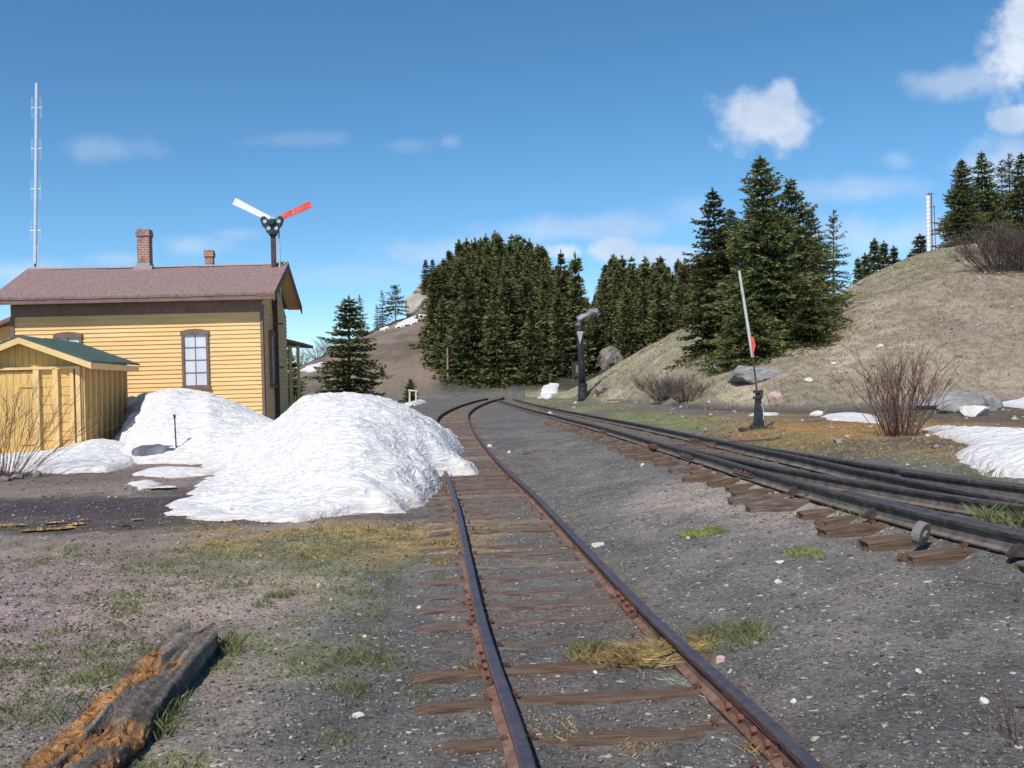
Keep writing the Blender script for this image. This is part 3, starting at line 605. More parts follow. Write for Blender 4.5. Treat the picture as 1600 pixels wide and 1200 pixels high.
snow('snow_patch', [gp2(464, 583), gp2(480, 571), gp2(505, 566), gp2(503, 576), (gp2(480, 583))], lambda X, Y: .2 + 0 * X, .2, 'lower snow streak on the far hill right of the house', amp=.05, seed=33, L=1, edge=.1, wob=.2)
snow('snow_patch', [gp2(482, 563), gp2(500, 553), gp2(520, 549), gp2(516, 557)], lambda X, Y: .2 + 0 * X, .2, 'upper snow streak on the far hill behind the spruce', amp=.05, seed=34, L=1, edge=.1, wob=.2)
snow('snow_patch', [gp2(838, 623), gp2(846, 606), gp2(858, 599), gp2(874, 600), gp2(872, 610), gp2(862, 620)], lambda X, Y: .08 + 0 * X, .15, 'snow lying in the dip left of the black water column', amp=.02, seed=35, L=.6, edge=.04, wob=.15)
snow('snow_patch', [gp2(622, 635), gp2(648, 628), gp2(668, 628), gp2(650, 634)], lambda X, Y: .2 + 0 * X, .12, 'small snow mound at the foot of the pole frame', amp=.03, seed=36, L=.6, edge=.05, wob=.1)
# ---------------------------------------------------------------- house
def lit_wall(b, x0, x1, z0, z1, y, lap=.2, out=-1, m=0, cut=(), M=None, sag=0.0):
    """clapboards as real wedges along x; cut = list of window rects (x0,x1,z0,z1)"""
    z = z0; k = 0
    while z < z1 - .02:
        zt = min(z + lap, z1); segs = [(x0, x1)]
        for (a, c, e, f) in cut:
            if e < zt - .02 and f > z + .02: segs = [s for (p, q) in segs for s in ((p, min(q, a)), (max(p, c), q)) if s[1] - s[0] > .02]
        for (p, q) in segs:
            n = max(1, int((q - p) / 1.2))
            for i in range(n):
                a = p + (q - p) * i / n; c = p + (q - p) * (i + 1) / n; w0 = .004 * math.sin(a * 1.7 + k); w1 = .004 * math.sin(c * 1.7 + k)
                vs = [(a, y, z + w0), (c, y, z + w1), (c, y + out * .034, z + w1), (a, y + out * .034, z + w0), (a, y, zt), (c, y, zt), (c, y + out * .006, zt), (a, y + out * .006, zt)]
                b.add(vs, [(0, 1, 2, 3), (3, 2, 6, 7), (0, 3, 7, 4), (2, 1, 5, 6)], m, M)
        z += lap; k += 1
def window(parent, x, z0, z1, w, y, cols=2, rows=4, M=None, label=None):
    root = None; b = MB(); t = .075
    b.box((x - w / 2, y - .05, z0), (x - w / 2 + t, y + .04, z1)); b.box((x + w / 2 - t, y - .05, z0), (x + w / 2, y + .04, z1))
    b.prism([(x - w / 2 - .02, z1 - .06), (x + w / 2 + .02, z1 - .06), (x + w / 2 + .02, z1 + .06), (x + w * .25, z1 + .105), (x, z1 + .12), (x - w * .25, z1 + .105), (x - w / 2 - .02, z1 + .06)], y - .058, y + .04)
    b.box((x - w / 2 + t, y - .03, z0), (x + w / 2 - t, y + .04, z0 + .06)); b.box((x - w / 2 - .04, y - .085, z0 - .06), (x + w / 2 + .04, y + .04, z0))
    o = b.obj('window', M_brown, parent)
    b = MB(); b.box((x - w / 2 + t, y + .0, z0 + .06), (x + w / 2 - t, y + .02, z1 - .06)); b.obj('pane', M_pane, o)
    b = MB(); W_ = w - 2 * t
    for i in range(1, cols): xx = x - W_ / 2 + W_ * i / cols; b.box((xx - .011, y - .014, z0 + .06), (xx + .011, y - .001, z1 - .06))
    for j in range(1, rows): zz = z0 + .06 + (z1 - z0 - .12) * j / rows; b.box((x - W_ / 2, y - .017, zz - .011), (x + W_ / 2, y - .002, zz + .011))
    b.obj('muntin', M_brown, o); return o
HD = 30.0; HY = .062; hp = uv(410, 560); h0 = Vector((hp[0] * HD, HD, 0)); HW = 7.30; HDp = 4.5
house = empty('yellow_house', h0, HY, 'yellow clapboard house with brown shingle roof behind the snow', 'house')
pxm = HD / F   # metres per photo pixel on the front wall
def hx(px): return (px - 410) * pxm * 1.012
def hz(px, py): u, v = uv(px, py); return CZ + v * (HD + (px - 410) * pxm * HY)
EZ = 4.42; RZ = 5.62; OV = .52
w1x, w2x = hx(309), hx(119); wz0, wz1 = hz(309, 605), hz(309, 520)
b = MB(); lit_wall(b, -HW, 0, -.1, 3.88, 0, .128, -1, 0, [(w1x - .38, w1x + .38, wz0 - .05, wz1 + .05), (w2x - .38, w2x + .38, wz0 - .05, wz1 + .05)])
b.box((-HW, .0, -.3), (0, .12, 3.88)); b.obj('front_wall', M_yel, house)
b = MB(); b.add([(0, 0, -.3), (0, HDp, -.3), (0, HDp, 4.1), (0, HDp / 2, RZ - .2), (0, 0, 4.1), (-.1, 0, -.3), (-.1, HDp, -.3), (-.1, HDp, 4.1), (-.1, HDp / 2, RZ - .2), (-.1, 0, 4.1)], [(0, 1, 2, 3, 4), (9, 8, 7, 6, 5), (0, 5, 6, 1)])
Mg = Matrix.Rotation(math.pi / 2, 4, 'Z')
lit_wall(b, 0.0, HDp, -.1, 4.1, 0, .128, -1, 0, [(1.0, 1.75, wz0, wz1)], Mg); b.obj('gable_wall', M_yel, house)
b = MB(); b.box((-HW, HDp - .1, -.3), (0, HDp, 4.1)); b.add([(-HW, 0, -.3), (-HW, HDp, -.3), (-HW, HDp, 4.1), (-HW, HDp / 2, RZ - .2), (-HW, 0, 4.1)], [(4, 3, 2, 1, 0)]); b.obj('back_wall', M_yel, house)
b = MB(); b.box((-HW - .02, -.045, 3.88), (.02, -.002, 4.36)); b.obj('frieze_board', M_brown, house)
b = MB(); b.box((.0, -.05, -.3), (.048, .16, 4.1)); b.box((-.035, -.05, -.3), (-.0, -.001, 3.88)); b.obj('corner_board', M_brown, house)
b = MB(); b.box((-HW - .05, -.05, -.3), (-HW + .07, -.001, 3.88)); b.obj('corner_board', M_brown, house)
window(house, w1x, wz0, wz1, .80, -.03); window(house, w2x, wz0, wz1, .80, -.03)
wg = window(house, 0, wz0, wz1, .7, -.03); wg.rotation_euler = (0, 0, math.pi / 2); wg.location = (.02, 1.35, 0)
# roof: two sagging slabs with a grid of vertices
def slab(y0, z0, y1, z1, x0, x1, th, sag=.05, n=16, m=0):
    b = MB(); vs = []
    for i in range(n + 1):
        x = lerp(x0, x1, i / n); s = -sag * math.sin(math.pi * i / n) + .015 * math.sin(i * 2.1)
        vs += [(x, y0, z0 + s * .4), (x, (y0 + y1) / 2, (z0 + z1) / 2 + s * .7), (x, y1, z1 + s), (x, y0, z0 - th + s * .4), (x, y1, z1 - th + s)]
    f = []
    for i in range(n):
        o = i * 5; p = o + 5; f += [(o, p, p + 1, o + 1), (o + 1, p + 1, p + 2, o + 2), (o + 3, o + 4, p + 4, p + 3), (o, o + 3, p + 3, p), (o + 2, p + 2, p + 4, o + 4)]
    f += [(0, 1, 2, 4, 3), tuple(n * 5 + k for k in (3, 4, 2, 1, 0))]
    b.add(vs, f, m); return b
xr0, xr1 = -HW - .42, .50
rf = slab(-OV, EZ, HDp / 2, RZ, xr0, xr1, .07).obj('roof', M_roof, house); slab(HDp + OV, EZ, HDp / 2 + .001, RZ, xr0, xr1, .07).obj('roof', M_roof, house)
b = MB()   # fascia and soffit of the front eave, rake boards
b.box((xr0 + .03, -OV + .02, EZ - .21), (xr1 - .03, -OV + .05, EZ - .055)); b.box((xr0 + .03, -OV + .05, EZ - .14), (xr1 - .03, -.01, EZ - .115))
b.obj('eave_board', M_brown, house)
for s in (0, 1):
    y0, y1 = (-OV, HDp / 2) if s == 0 else (HDp + OV, HDp / 2); b = MB()
    b.add([(xr1 - .03, y0, EZ - .07), (xr1 - .03, y1, RZ - .072), (xr1 - .03, y1, RZ - .26), (xr1 - .03, y0, EZ - .26), (xr1 + .0, y0, EZ - .07), (xr1 + .0, y1, RZ - .072), (xr1 + .0, y1, RZ - .26), (xr1 + .0, y0, EZ - .26)], [(0, 1, 2, 3), (7, 6, 5, 4), (0, 4, 5, 1), (3, 2, 6, 7), (0, 3, 7, 4)])
    b.obj('rake_board', M_brown, house)
    b = MB(); b.add([(.0, y0, EZ - .10), (.0, y1, RZ - .10), (xr1 - .03, y1, RZ - .10), (xr1 - .03, y0, EZ - .10)], [(0, 1, 2, 3)]); b.obj('soffit', M_yel2, house)
b = slab(HDp / 2 - .12, RZ - .03, HDp / 2, RZ + .035, xr0, xr1, .02); b.obj('ridge_cap', M_ridge, house)
b = slab(HDp / 2 + .12, RZ - .03, HDp / 2, RZ + .035, xr0, xr1, .02); b.obj('ridge_cap', M_ridge, house)
def chimney(px0, px1, yt, dy, zb, name='chimney'):
    D = HD + dy; s = D / F; a = uv((px0 + px1) / 2, yt); x = (a[0] * D - h0.x); w = (px1 - px0) * s * .70; zt = CZ + a[1] * D
    r = MB(); r.box((x - w / 2, dy - w / 2, zb), (x + w / 2, dy + w / 2, zt - .22)); r.box((x - w / 2 - .03, dy - w / 2 - .03, zt - .22), (x + w / 2 + .03, dy + w / 2 + .03, zt - .08)); r.box((x - w / 2 - .015, dy - w / 2 - .015, zt - .08), (x + w / 2 + .015, dy + w / 2 + .015, zt))
    o = r.obj(name, M_brick, rf)
    f = MB(); f.box((x - w / 2 - .02, dy - w / 2 - .03, RZ - .22), (x + w / 2 + .02, dy + w / 2 + .02, RZ + .07)); f.box((x - w / 2 - .10, dy - w / 2 - .06, RZ - .2), (x + w / 2 + .10, dy, RZ - .03)); f.obj('flashing', M_ridge, rf)
    return o
chimney(223, 249, 361, 2.25, 5.0); chimney(329, 346, 392, 3.0, 5.0)
# lean-to porch behind the gable, right end
b = MB(); x0 = -1.5; x1 = .42; y0 = HDp + .9; 
yp = 5.6
lean = empty('x', (0, 0, 0)); bpy.data.objects.remove(lean)
def hpt(px, D, py):   # photo point at depth D in house coordinates
    p = AT(px, D, py) - h0; return Matrix.Rotation(-HY, 4, 'Z') @ p
a = hpt(434, 35.2, 526); c = hpt(475, 35.6, 536)
b = MB(); b.add([(a.x - 2.6, a.y, a.z + .04), (a.x, a.y, a.z), (c.x, c.y, c.z), (c.x, c.y + 2.4, c.z), (a.x - 2.6, a.y + 2.4, a.z + .04), (a.x - 2.6, a.y, a.z - .06), (a.x, a.y, a.z - .1), (c.x, c.y, c.z - .1), (c.x, c.y + 2.4, c.z - .1), (a.x - 2.6, a.y + 2.4, a.z - .06)],
                [(0, 1, 2, 3, 4), (9, 8, 7, 6, 5), (0, 5, 6, 1), (1, 6, 7, 2), (2, 7, 8, 3)]); b.obj('porch_roof', M_roof, house)
b = MB(); b.box((a.x - 1.2, a.y + .05, a.z - .40), (c.x - .16, a.y + .16, c.z - .12)); b.obj('porch_beam', M_yel2, house)
for px in (441, 453, 465):
    q = hpt(px, 35.4, 545); b = MB(); b.box((q.x - .05, q.y, -.3), (q.x + .05, q.y + .1, q.z + .12)); b.obj('porch_post', M_yel2, house)
q = hpt(453, 35.4, 590)
b = MB(); b.box((q.x - .3, q.y + .02, q.z + .38), (q.x + .27, q.y + .08, q.z + .48)); b.obj('porch_rail', M_dkbrown, house)
# wing on the left: roof slope and wall
a = hpt(22, 31.0, 492); c = hpt(-30, 31.0, 514)
b = MB(); b.add([(a.x, a.y, a.z), (c.x, c.y, c.z), (c.x, c.y + 3, c.z), (a.x, a.y + 3, a.z), (a.x, a.y, a.z - .12), (c.x, c.y, c.z - .12), (c.x, c.y + 3, c.z - .12), (a.x, a.y + 3, a.z - .12)], [(0, 3, 2, 1), (4, 5, 6, 7), (0, 1, 5, 4), (1, 2, 6, 5)]); b.obj('wing_roof', M_brown, house)
b = MB(); b.box((c.x, a.y + .35, -.3), (-HW - .05, a.y + .5, c.z - .05)); lit_wall(b, c.x, -HW - .06, -.1, c.z - .05, a.y + .35, .128, -1); b.add([(c.x, a.y + .34, c.z - .06), (-HW - .05, a.y + .34, c.z - .06), (-HW - .05, a.y + .34, a.z - .13)], [(0, 1, 2)]); b.obj('wing_wall', M_yel, house)
# shutter-red corner scrap at the left eave of the wing
q = hpt(24, 29.98, 512); b = MB(); b.prism([(q.x - .05, q.z - .12), (q.x + .08, q.z - .10), (q.x - .05, q.z + .16)], q.y - .03, q.y + .02); b.obj('red_bracket', M_red, house)
# ---------------------------------------------------------------- semaphore signal
def MBx(): return MB()
sp_ = AT(427, 31.9, 560); sp_.z = 0
sem = empty('semaphore_signal', (sp_.x + .10, sp_.y, 0), HY, 'train-order semaphore with white and red blades above the roof', 'signal')
zt = AT(424, 31.9, 352).z
TL = .022; pole_x = lambda z: -.045 * (z - 2.5) * .3
b = MB(); b.box((-.07, -.07, -.2), (.07, .07, zt)); b.obj('mast', M_dkbrown, sem)
b = MB(); b.tube([(.19, -.02, 3.0), (.19, -.02, zt - .02)], .028, 8); b.obj('rod', M_wpipe, sem)
for z in (2.2, 3.6, 4.9): b = MB(); b.box((-.1, -.11, z), (.24, .0, z + .05)); b.obj('bracket', M_rust, sem)
b = MB()
b.add([], []); zc = zt + .08
outl = [(-.36, .18), (-.40, .08), (-.33, -.12), (-.22, -.22), (-.20, -.32), (-.08, -.40), (.08, -.40), (.20, -.32), (.22, -.22), (.33, -.10), (.40, .08), (.36, .18), (.24, .20), (.14, .10), (-.14, .10), (-.24, .20)]
b.prism([(x * .93, zc + z) for x, z in outl], -.16, -.02); b.tube([(0, -.26, zc), (0, .1, zc)], .10, 14); b.box((-.12, -.1, zc - .42), (.12, .1, zc - .22)); b.obj('spectacle_casting', M_black, sem, bevel=.02)
for x, z in ((-.22, .02), (.22, .02), (-.11, -.2), (.13, -.2)):
    b = MB(); b.tube([(x, -.175, zc + z), (x, -.15, zc + z)], .062, 14); b.obj('lens', M_lens, sem)
def arm(x0, z0, x1, z1, w0, w1, m, nm):
    d = Vector((x1 - x0, 0, z1 - z0)).normalized(); n = Vector((-d.z, 0, d.x)); P = []
    for (x, z, w, s) in ((x0, z0, w0, 1), (x1, z1, w1, 1), (x1, z1, w1, -1), (x0, z0, w0, -1)): P.append((x + n.x * w * s, z + n.z * w * s))
    b = MB(); b.prism(P, -.125, -.10); o = b.obj(nm, m, sem, bevel=.004)
    return o
A = lambda px, py: (AT(px, 31.8, py).x - sem.location.x, AT(px, 31.8, py).z)
(ax, az), (bx, bz) = A(421, 342), A(366, 315); arm(ax, az, bx, bz, .085, .115, M_white, 'white_blade')
(ax, az), (bx, bz) = A(436, 341), A(485, 318); arm(ax, az, bx, bz, .085, .11, M_red, 'red_blade')
b = MB(); b.box((-.05, -.17, zc + .1), (.09, -.05, zc + .2)); b.obj('blade_clamp', M_lens, sem)
# ---------------------------------------------------------------- shed
SD = 23.9; s0 = AT(132, SD, 716); SY = .10; shed = empty('yellow_shed', (s0.x, s0.y, 0), SY, 'small yellow plank shed with green roofing, left of the snow heap', 'shed')
W2 = 1.34; SDp = 3.7; ez = 2.38; ap = 2.90
b = MB(); b.box((-2 * W2, .10, -.1), (0, .16, ez)); b.add([(-2 * W2, .1, ez), (0, .1, ez), (-W2, .1, ap - .05), (-2 * W2, .16, ez), (0, .16, ez), (-W2, .16, ap - .05)], [(0, 1, 2), (5, 4, 3), (1, 4, 5, 2), (2, 5, 3, 0)])
for k in range(18):   # vertical gable boards
    x = -2 * W2 + k * .16; h = ap - .06 - abs(x + .08 + W2) * (ap - ez) / W2; b.box((x + .004, .076, 2.2), (x + .155, .099, max(h, 2.24)))
b.obj('front_wall', M_shed, shed)
b = MB()
for k in range(23):
    z = .02 + k * .0; 
for k in range(10):
    z = .0 + k * .215; b.prism([(-1.02, z), (-.20, z), (-.20, z + .205), (-1.02, z + .205)], .055 + .006 * math.sin(k * 2.), .099)
b.obj('board_panel', M_shed, shed)
b = MB()
for k in range(6): x = -2.1 + k * .17; b.box((x, .02 + .004 * (k % 2), .02), (x + .162, .060, 2.1))
o = b.obj('door', M_shed, shed); b = MB(); b.box((-1.45, -.005, 1.72), (-1.10, .019, 1.80)); b.box((-1.45, -.005, .35), (-1.10, .019, .43)); b.obj('hinge', M_shed, o)
for x, w in ((-1.06, .13), (-.62, .12), (-.24, .08), (-.10, .10), (-2.24, .11)):
    b = MB(); b.box((x - w / 2, -.035, -.05), (x + w / 2, .072, 2.14)); b.obj('wall_post', M_yel2, shed)
b = MB(); b.box((-2.3, -.045, 2.14), (-.05, .072, 2.20)); b.obj('lintel', M_yel2, shed)
b = MB(); b.add([(-2 * W2, .1, -.1), (-2 * W2, SDp, -.1), (-2 * W2, SDp, ez), (-2 * W2, .1, ez)], [(3, 2, 1, 0)]); b.box((-2 * W2, SDp - .05, -.1), (0, SDp, ez)); b.box((-.06, .0, -.1), (-.001, SDp, ez)); b.obj('side_wall', M_shed_shaded, shed)
for k in range(9):
    y = .05 + k * (SDp - .1) / 8; b = MB(); b.box((.0, y - .022, .0), (.035, y + .022, ez)); b.obj('batten', M_yel2, shed)
    if 0 < k < 8: b = MB(); b.box((.0, y - .10, -.05), (.028, y - .055, .95)); b.obj('batten', M_yel2, shed)
ov = .32; fr = -.30
def sroof(sg):
    b = MB(); e = ez - .09 + .04; x1 = -W2 + sg * (W2 + ov); sl_ = (ap - ez) / W2; z1 = ap + .06 - sl_ * (W2 + ov)
    for (ya, yb, dz) in ((fr, 1.5, 0), (1.45, SDp + .2, .022)):
        b.add([(-W2, ya, ap + .06 + dz), (x1, ya, z1 + dz), (x1, yb, z1 + dz), (-W2, yb, ap + .06 + dz), (-W2, ya, ap + .015 + dz), (x1, ya, z1 - .045 + dz), (x1, yb, z1 - .045 + dz), (-W2, yb, ap + .015 + dz)], [(0, 3, 2, 1) if sg < 0 else (0, 1, 2, 3), (4, 5, 6, 7), (0, 1, 5, 4), (1, 2, 6, 5), (2, 3, 7, 6)])
    b.obj('roof', M_green, shed)
    b = MB(); b.add([(-W2, fr + .01, ap + .01), (x1 - sg * .02, fr + .01, z1 - .05), (x1 - sg * .02, fr + .01, z1 - .20), (-W2, fr + .01, ap - .14), (-W2, fr + .05, ap + .01), (x1 - sg * .02, fr + .05, z1 - .05), (x1 - sg * .02, fr + .05, z1 - .20), (-W2, fr + .05, ap - .14)], [(0, 1, 2, 3), (7, 6, 5, 4), (3, 2, 6, 7), (1, 5, 6, 2)]); b.obj('rake_board', M_yel2, shed)
    b = MB(); b.box((min(x1 - sg * .05, x1 - sg * .02), fr + .05, z1 - .20), (max(x1 - sg * .05, x1 - sg * .02), SDp + .18, z1 - .05)); b.obj('eave_board', M_yel2, shed)
sroof(1); sroof(-1)
# ---------------------------------------------------------------- grey lid with marker rod behind the shed
p = AT(265, 22.6, 703); b = MB(); n = 28; vs = [(0, 0, .17)]; fs_ = []
for j, (r, z) in enumerate(((.3, .155), (.55, .12), (.72, .05), (.76, -.06), (.76, -.3))):
    for k in range(n): a = 2 * math.pi * k / n; vs.append((r * math.cos(a), r * math.sin(a) * 1.1, z))
for k in range(n): fs_.append((0, 1 + k, 1 + (k + 1) % n))
for j in range(4):
    for k in range(n): fs_.append((1 + j * n + k, 1 + (j + 1) * n + k, 1 + (j + 1) * n + (k + 1) % n, 1 + j * n + (k + 1) % n))
b.add(vs, fs_); o = b.obj('tank_lid', M_lid, None, smooth=True); o.location = (p.x + .1, p.y - .3, .22); o.scale = (1.05, 1.1, 1); tag(o, 'dark grey domed lid poking out of the snow behind the shed', 'tank lid')
p = AT(276, 21.6, 695); b = MB(); b.tube([(0, 0, -.5), (-.03, 0, .62)], .016, 6); b.tube([(-.03, 0, .58), (-.031, 0, .66)], .028, 6); o = b.obj('marker_rod', M_dkrail); o.location = (p.x, p.y, p.z + .0); tag(o, 'thin dark marker rod standing in the snow by the grey lid', 'marker rod')
# ---------------------------------------------------------------- antenna mast
p = AT(60, 62, 600); mast = empty('antenna_mast', (p.x, p.y, 0), 0, 'tall pale antenna mast rising behind the yellow house', 'antenna mast')
zt = AT(57, 62, 130).z; zt0 = AT(59, 62, 412).z; tl = (AT(57, 62, 130).x - p.x)
b = MB(); b.tube([(0.05, 0, -1), (0.0, 0, zt0)], .06, 8); b.obj('lower_tube', M_dkrail, mast); b = MB(); b.tube([(0, 0, zt0), (tl, 0, zt)], .105, 8); b.obj('mast_tube', M_grey, mast)
for py in (168, 232, 295, 360):
    z = AT(57, 62, py).z; b = MB(); x = tl * (z - zt0) / (zt - zt0); b.tube([(x - .34, 0, z), (x + .34, 0, z)], .022, 6)
    for s in (-.3, .3, ): b.tube([(x + s, 0, z - .65), (x + s, 0, z + .65), (x + s * .75, 0, z + .65), (x + s * .75, 0, z - .65), (x + s, 0, z - .65)], .011, 5)
    b.obj('dipole', M_grey, mast)
b = MB(); b.tube([(.22, 0, zt0 - .4), (.2, 0, zt0 + 1.2)], .03, 6); b.obj('whip', M_grey, mast)
# ---------------------------------------------------------------- snow-depth tower on the right hill
p = AT(1457, 61); tw = empty('white_tower', p, 0, 'slim white banded tower with ladder on the right hill crest', 'tower')
z1 = AT(1450, 61, 306).z - p.z; dx = AT(1450, 61, 306).x - p.x; Q = lambda t: (dx * t, 0, z1 * t)
b = MB(); b.tube([Q(0), Q(1)], .115, 12); b.obj('tube', M_white, tw)
for k in range(1, 14): b = MB(); t = k / 14.; b.tube([Q(t - .004), Q(t + .004)], .122, 12); b.obj('band', M_wpipe, tw)
b = MB(); b.tube([(.19, -.06, 0), (dx + .19, -.06, z1 + .1)], .035, 6); b.obj('rust_bar', M_rust, tw)
b = MB(); b.tube([(.42, 0, 0), (dx + .36, 0, z1 * .82)], .022, 6)
for t in (.1, .3, .52, .8): b.tube([(dx * t + .1, 0, z1 * t), (dx * t + .44, 0, z1 * t)], .022, 6)
b.obj('ladder', M_dkrail, tw)
b = MB(); b.tube([(dx, 0, z1), (dx + .1, 0, z1 + .2)], .03, 6); b.tube([(dx + .2, 0, z1), (dx + .18, 0, z1 + .16)], .03, 6); b.tube([(dx - .05, 0, z1 + .12), (dx + .35, 0, z1 + .14)], .02, 6); b.obj('top_fitting', M_dkrail, tw)
# ---------------------------------------------------------------- water column
p = G(911, 626); wc = empty('water_column', (p.x, p.y, p.z), 0, 'black cast-iron locomotive water column with curved spout', 'water column'); DW = p.y
q = lambda px, py: Vector((AT(px, DW, py).x - p.x, 0, AT(px, DW, py).z - p.z))
def path(L, n=12): return L
b = MB(); b.tube([q(911, 628), q(911, 622), q(910, 604), q(910, 600)], [.31, .29, .25, .235], 16); b.obj('pedestal', M_dkiron, wc, smooth=True)
b = MB(); b.tube([q(910, 603), q(910, 599)], .285, 16); b.obj('flange', M_dkiron, wc)
b = MB(); b.tube([q(910, 600), q(909, 570), q(907, 540), q(906, 516)], [.20, .19, .18, .18], 14); b.obj('column', M_dkiron, wc, smooth=True)
b = MB(); b.tube([q(909, 583), q(909, 579)], .19, 14); b.obj('collar', M_dkiron, wc)
b = MB(); b.tube([q(906, 517), q(906, 511)], .21, 14); b.obj('collar', M_dkiron, wc)
b = MB(); b.tube([q(904, 513), q(902, 506), q(904, 499), q(910, 496), q(918, 492), q(924, 486), q(931, 486), q(936, 493)], [.17, .20, .22, .22, .16, .15, .18, .17], 14); b.obj('spout', mat('worn_spout', (.10, .10, .105), (.42, .41, .42), .5, 3, .2, lo=.42, hi=.6), wc, smooth=True)
b = MB(); a = q(901, 518); c = q(911, 518); e = q(906, 538); b.prism([(a.x, a.z), (e.x, e.z), (c.x, c.z)], -.22, -.19); b.obj('side_plate', mat('bare_iron_plate', (.30, .30, .30), (.42, .42, .42), .6), wc)
b = MB(); a = q(894, 590); c = q(897, 566); b.box((a.x, -.1, a.z), (c.x, .1, c.z)); b.obj('weight', M_dkiron, wc)
b = MB(); a = q(898, 588); c = q(908, 565); b.box((a.x, -.06, a.z), (c.x, .1, c.z)); b.obj('valve_box', mat('dark_red_iron', (.05, .025, .025), (.09, .045, .045), .7), wc)
b = MB(); a = q(900, 583); c = q(903, 571); b.box((a.x, -.09, a.z), (c.x, -.05, c.z)); b.obj('lever_plate', M_rockd, wc)
# ---------------------------------------------------------------- switch stand
p = G(1186, 671); DS = p.y; ss_ = empty('switch_stand', p, 0, 'leaning switch stand with tall pale mast and red target', 'switch stand')
q = lambda px, py, y=0: Vector((AT(px, DS, py).x - p.x, y, AT(px, DS, py).z - p.z))
b = MB(); b.box((-.34, -.1, -.05), (.26, .1, .035)); b.box((-.30, .16, -.05), (.26, .36, .03)); b.obj('head_tie', M_dkrail, ss_, bevel=.01)
b = MB(); a = q(1184, 612); 
b.add([(-.09, -.06, .03), (.09, -.06, .03), (.09, .1, .03), (-.09, .1, .03), (a.x - .035, -.03, a.z), (a.x + .04, -.03, a.z), (a.x + .04, .05, a.z), (a.x - .035, .05, a.z)], [(0, 1, 5, 4), (1, 2, 6, 5), (2, 3, 7, 6), (3, 0, 4, 7), (4, 5, 6, 7)]); b.box((-.16, -.08, .03), (.13, .12, .06)); b.obj('pedestal', M_black, ss_, bevel=.008)
b = MB(); a = q(1183, 622); b.box((a.x - .065, -.06, a.z - .02), (a.x + .07, .07, a.z + .03)); a = q(1182, 614); b.box((a.x - .05, -.06, a.z - .0), (a.x + .075, .07, a.z + .05)); b.tube([(a.x + .07, -.07, a.z - .1), (a.x + .09, -.07, a.z + .06)], .02, 6); b.obj('lever_head', M_black, ss_, bevel=.006)
b = MB(); b.tube([q(1183, 615), q(1176, 555)], .017, 8); b.obj('lower_rod', M_dkrail, ss_)
b = MB(); b.tube([q(1176, 558), q(1155, 423)], [.030, .024], 10); b.obj('mast', M_wpipe, ss_)
b = MB(); a = [q(1175, 557), q(1172, 526), q(1176, 526), q(1178, 531), q(1180, 539), q(1178, 548)]; b.prism([(v.x, v.z) for v in a], -.034, -.028); b.obj('red_target', M_red, ss_)
b = MB(); b.tube([q(1188, 631, -.05), q(1193, 645, -.05), q(1191, 656, -.05)], .006, 5); b.obj('chain', M_grey, ss_)
for (xa, ya, xb, yb) in ((1205, 668, 1207, 660), (1172, 666, 1177, 661)): b = MB(); b.tube([q(xa, ya), q(xb, yb)], .02, 6); b.tube([q(xb - 2, yb), q(xb + 3, yb - 1)], .02, 6); b.obj('lever_stop', M_rust, ss_)
# ---------------------------------------------------------------- pole frame
p = G(645, 631); DS2 = p.y; pf = empty('pole_frame', p, 0, 'small pale wooden goalpost frame by the far trees', 'frame'); q = lambda px, py, y=0: Vector((AT(px, DS2, py).x - p.x, y, AT(px, DS2, py).z - p.z))
for px in (640, 650): b = MB(); b.tube([q(px, 633), q(px, 610)], .055, 6); b.obj('post', M_pole, pf)
b = MB(); b.tube([q(638, 610), q(652, 611)], .06, 6); b.obj('crossbar', M_pole, pf)
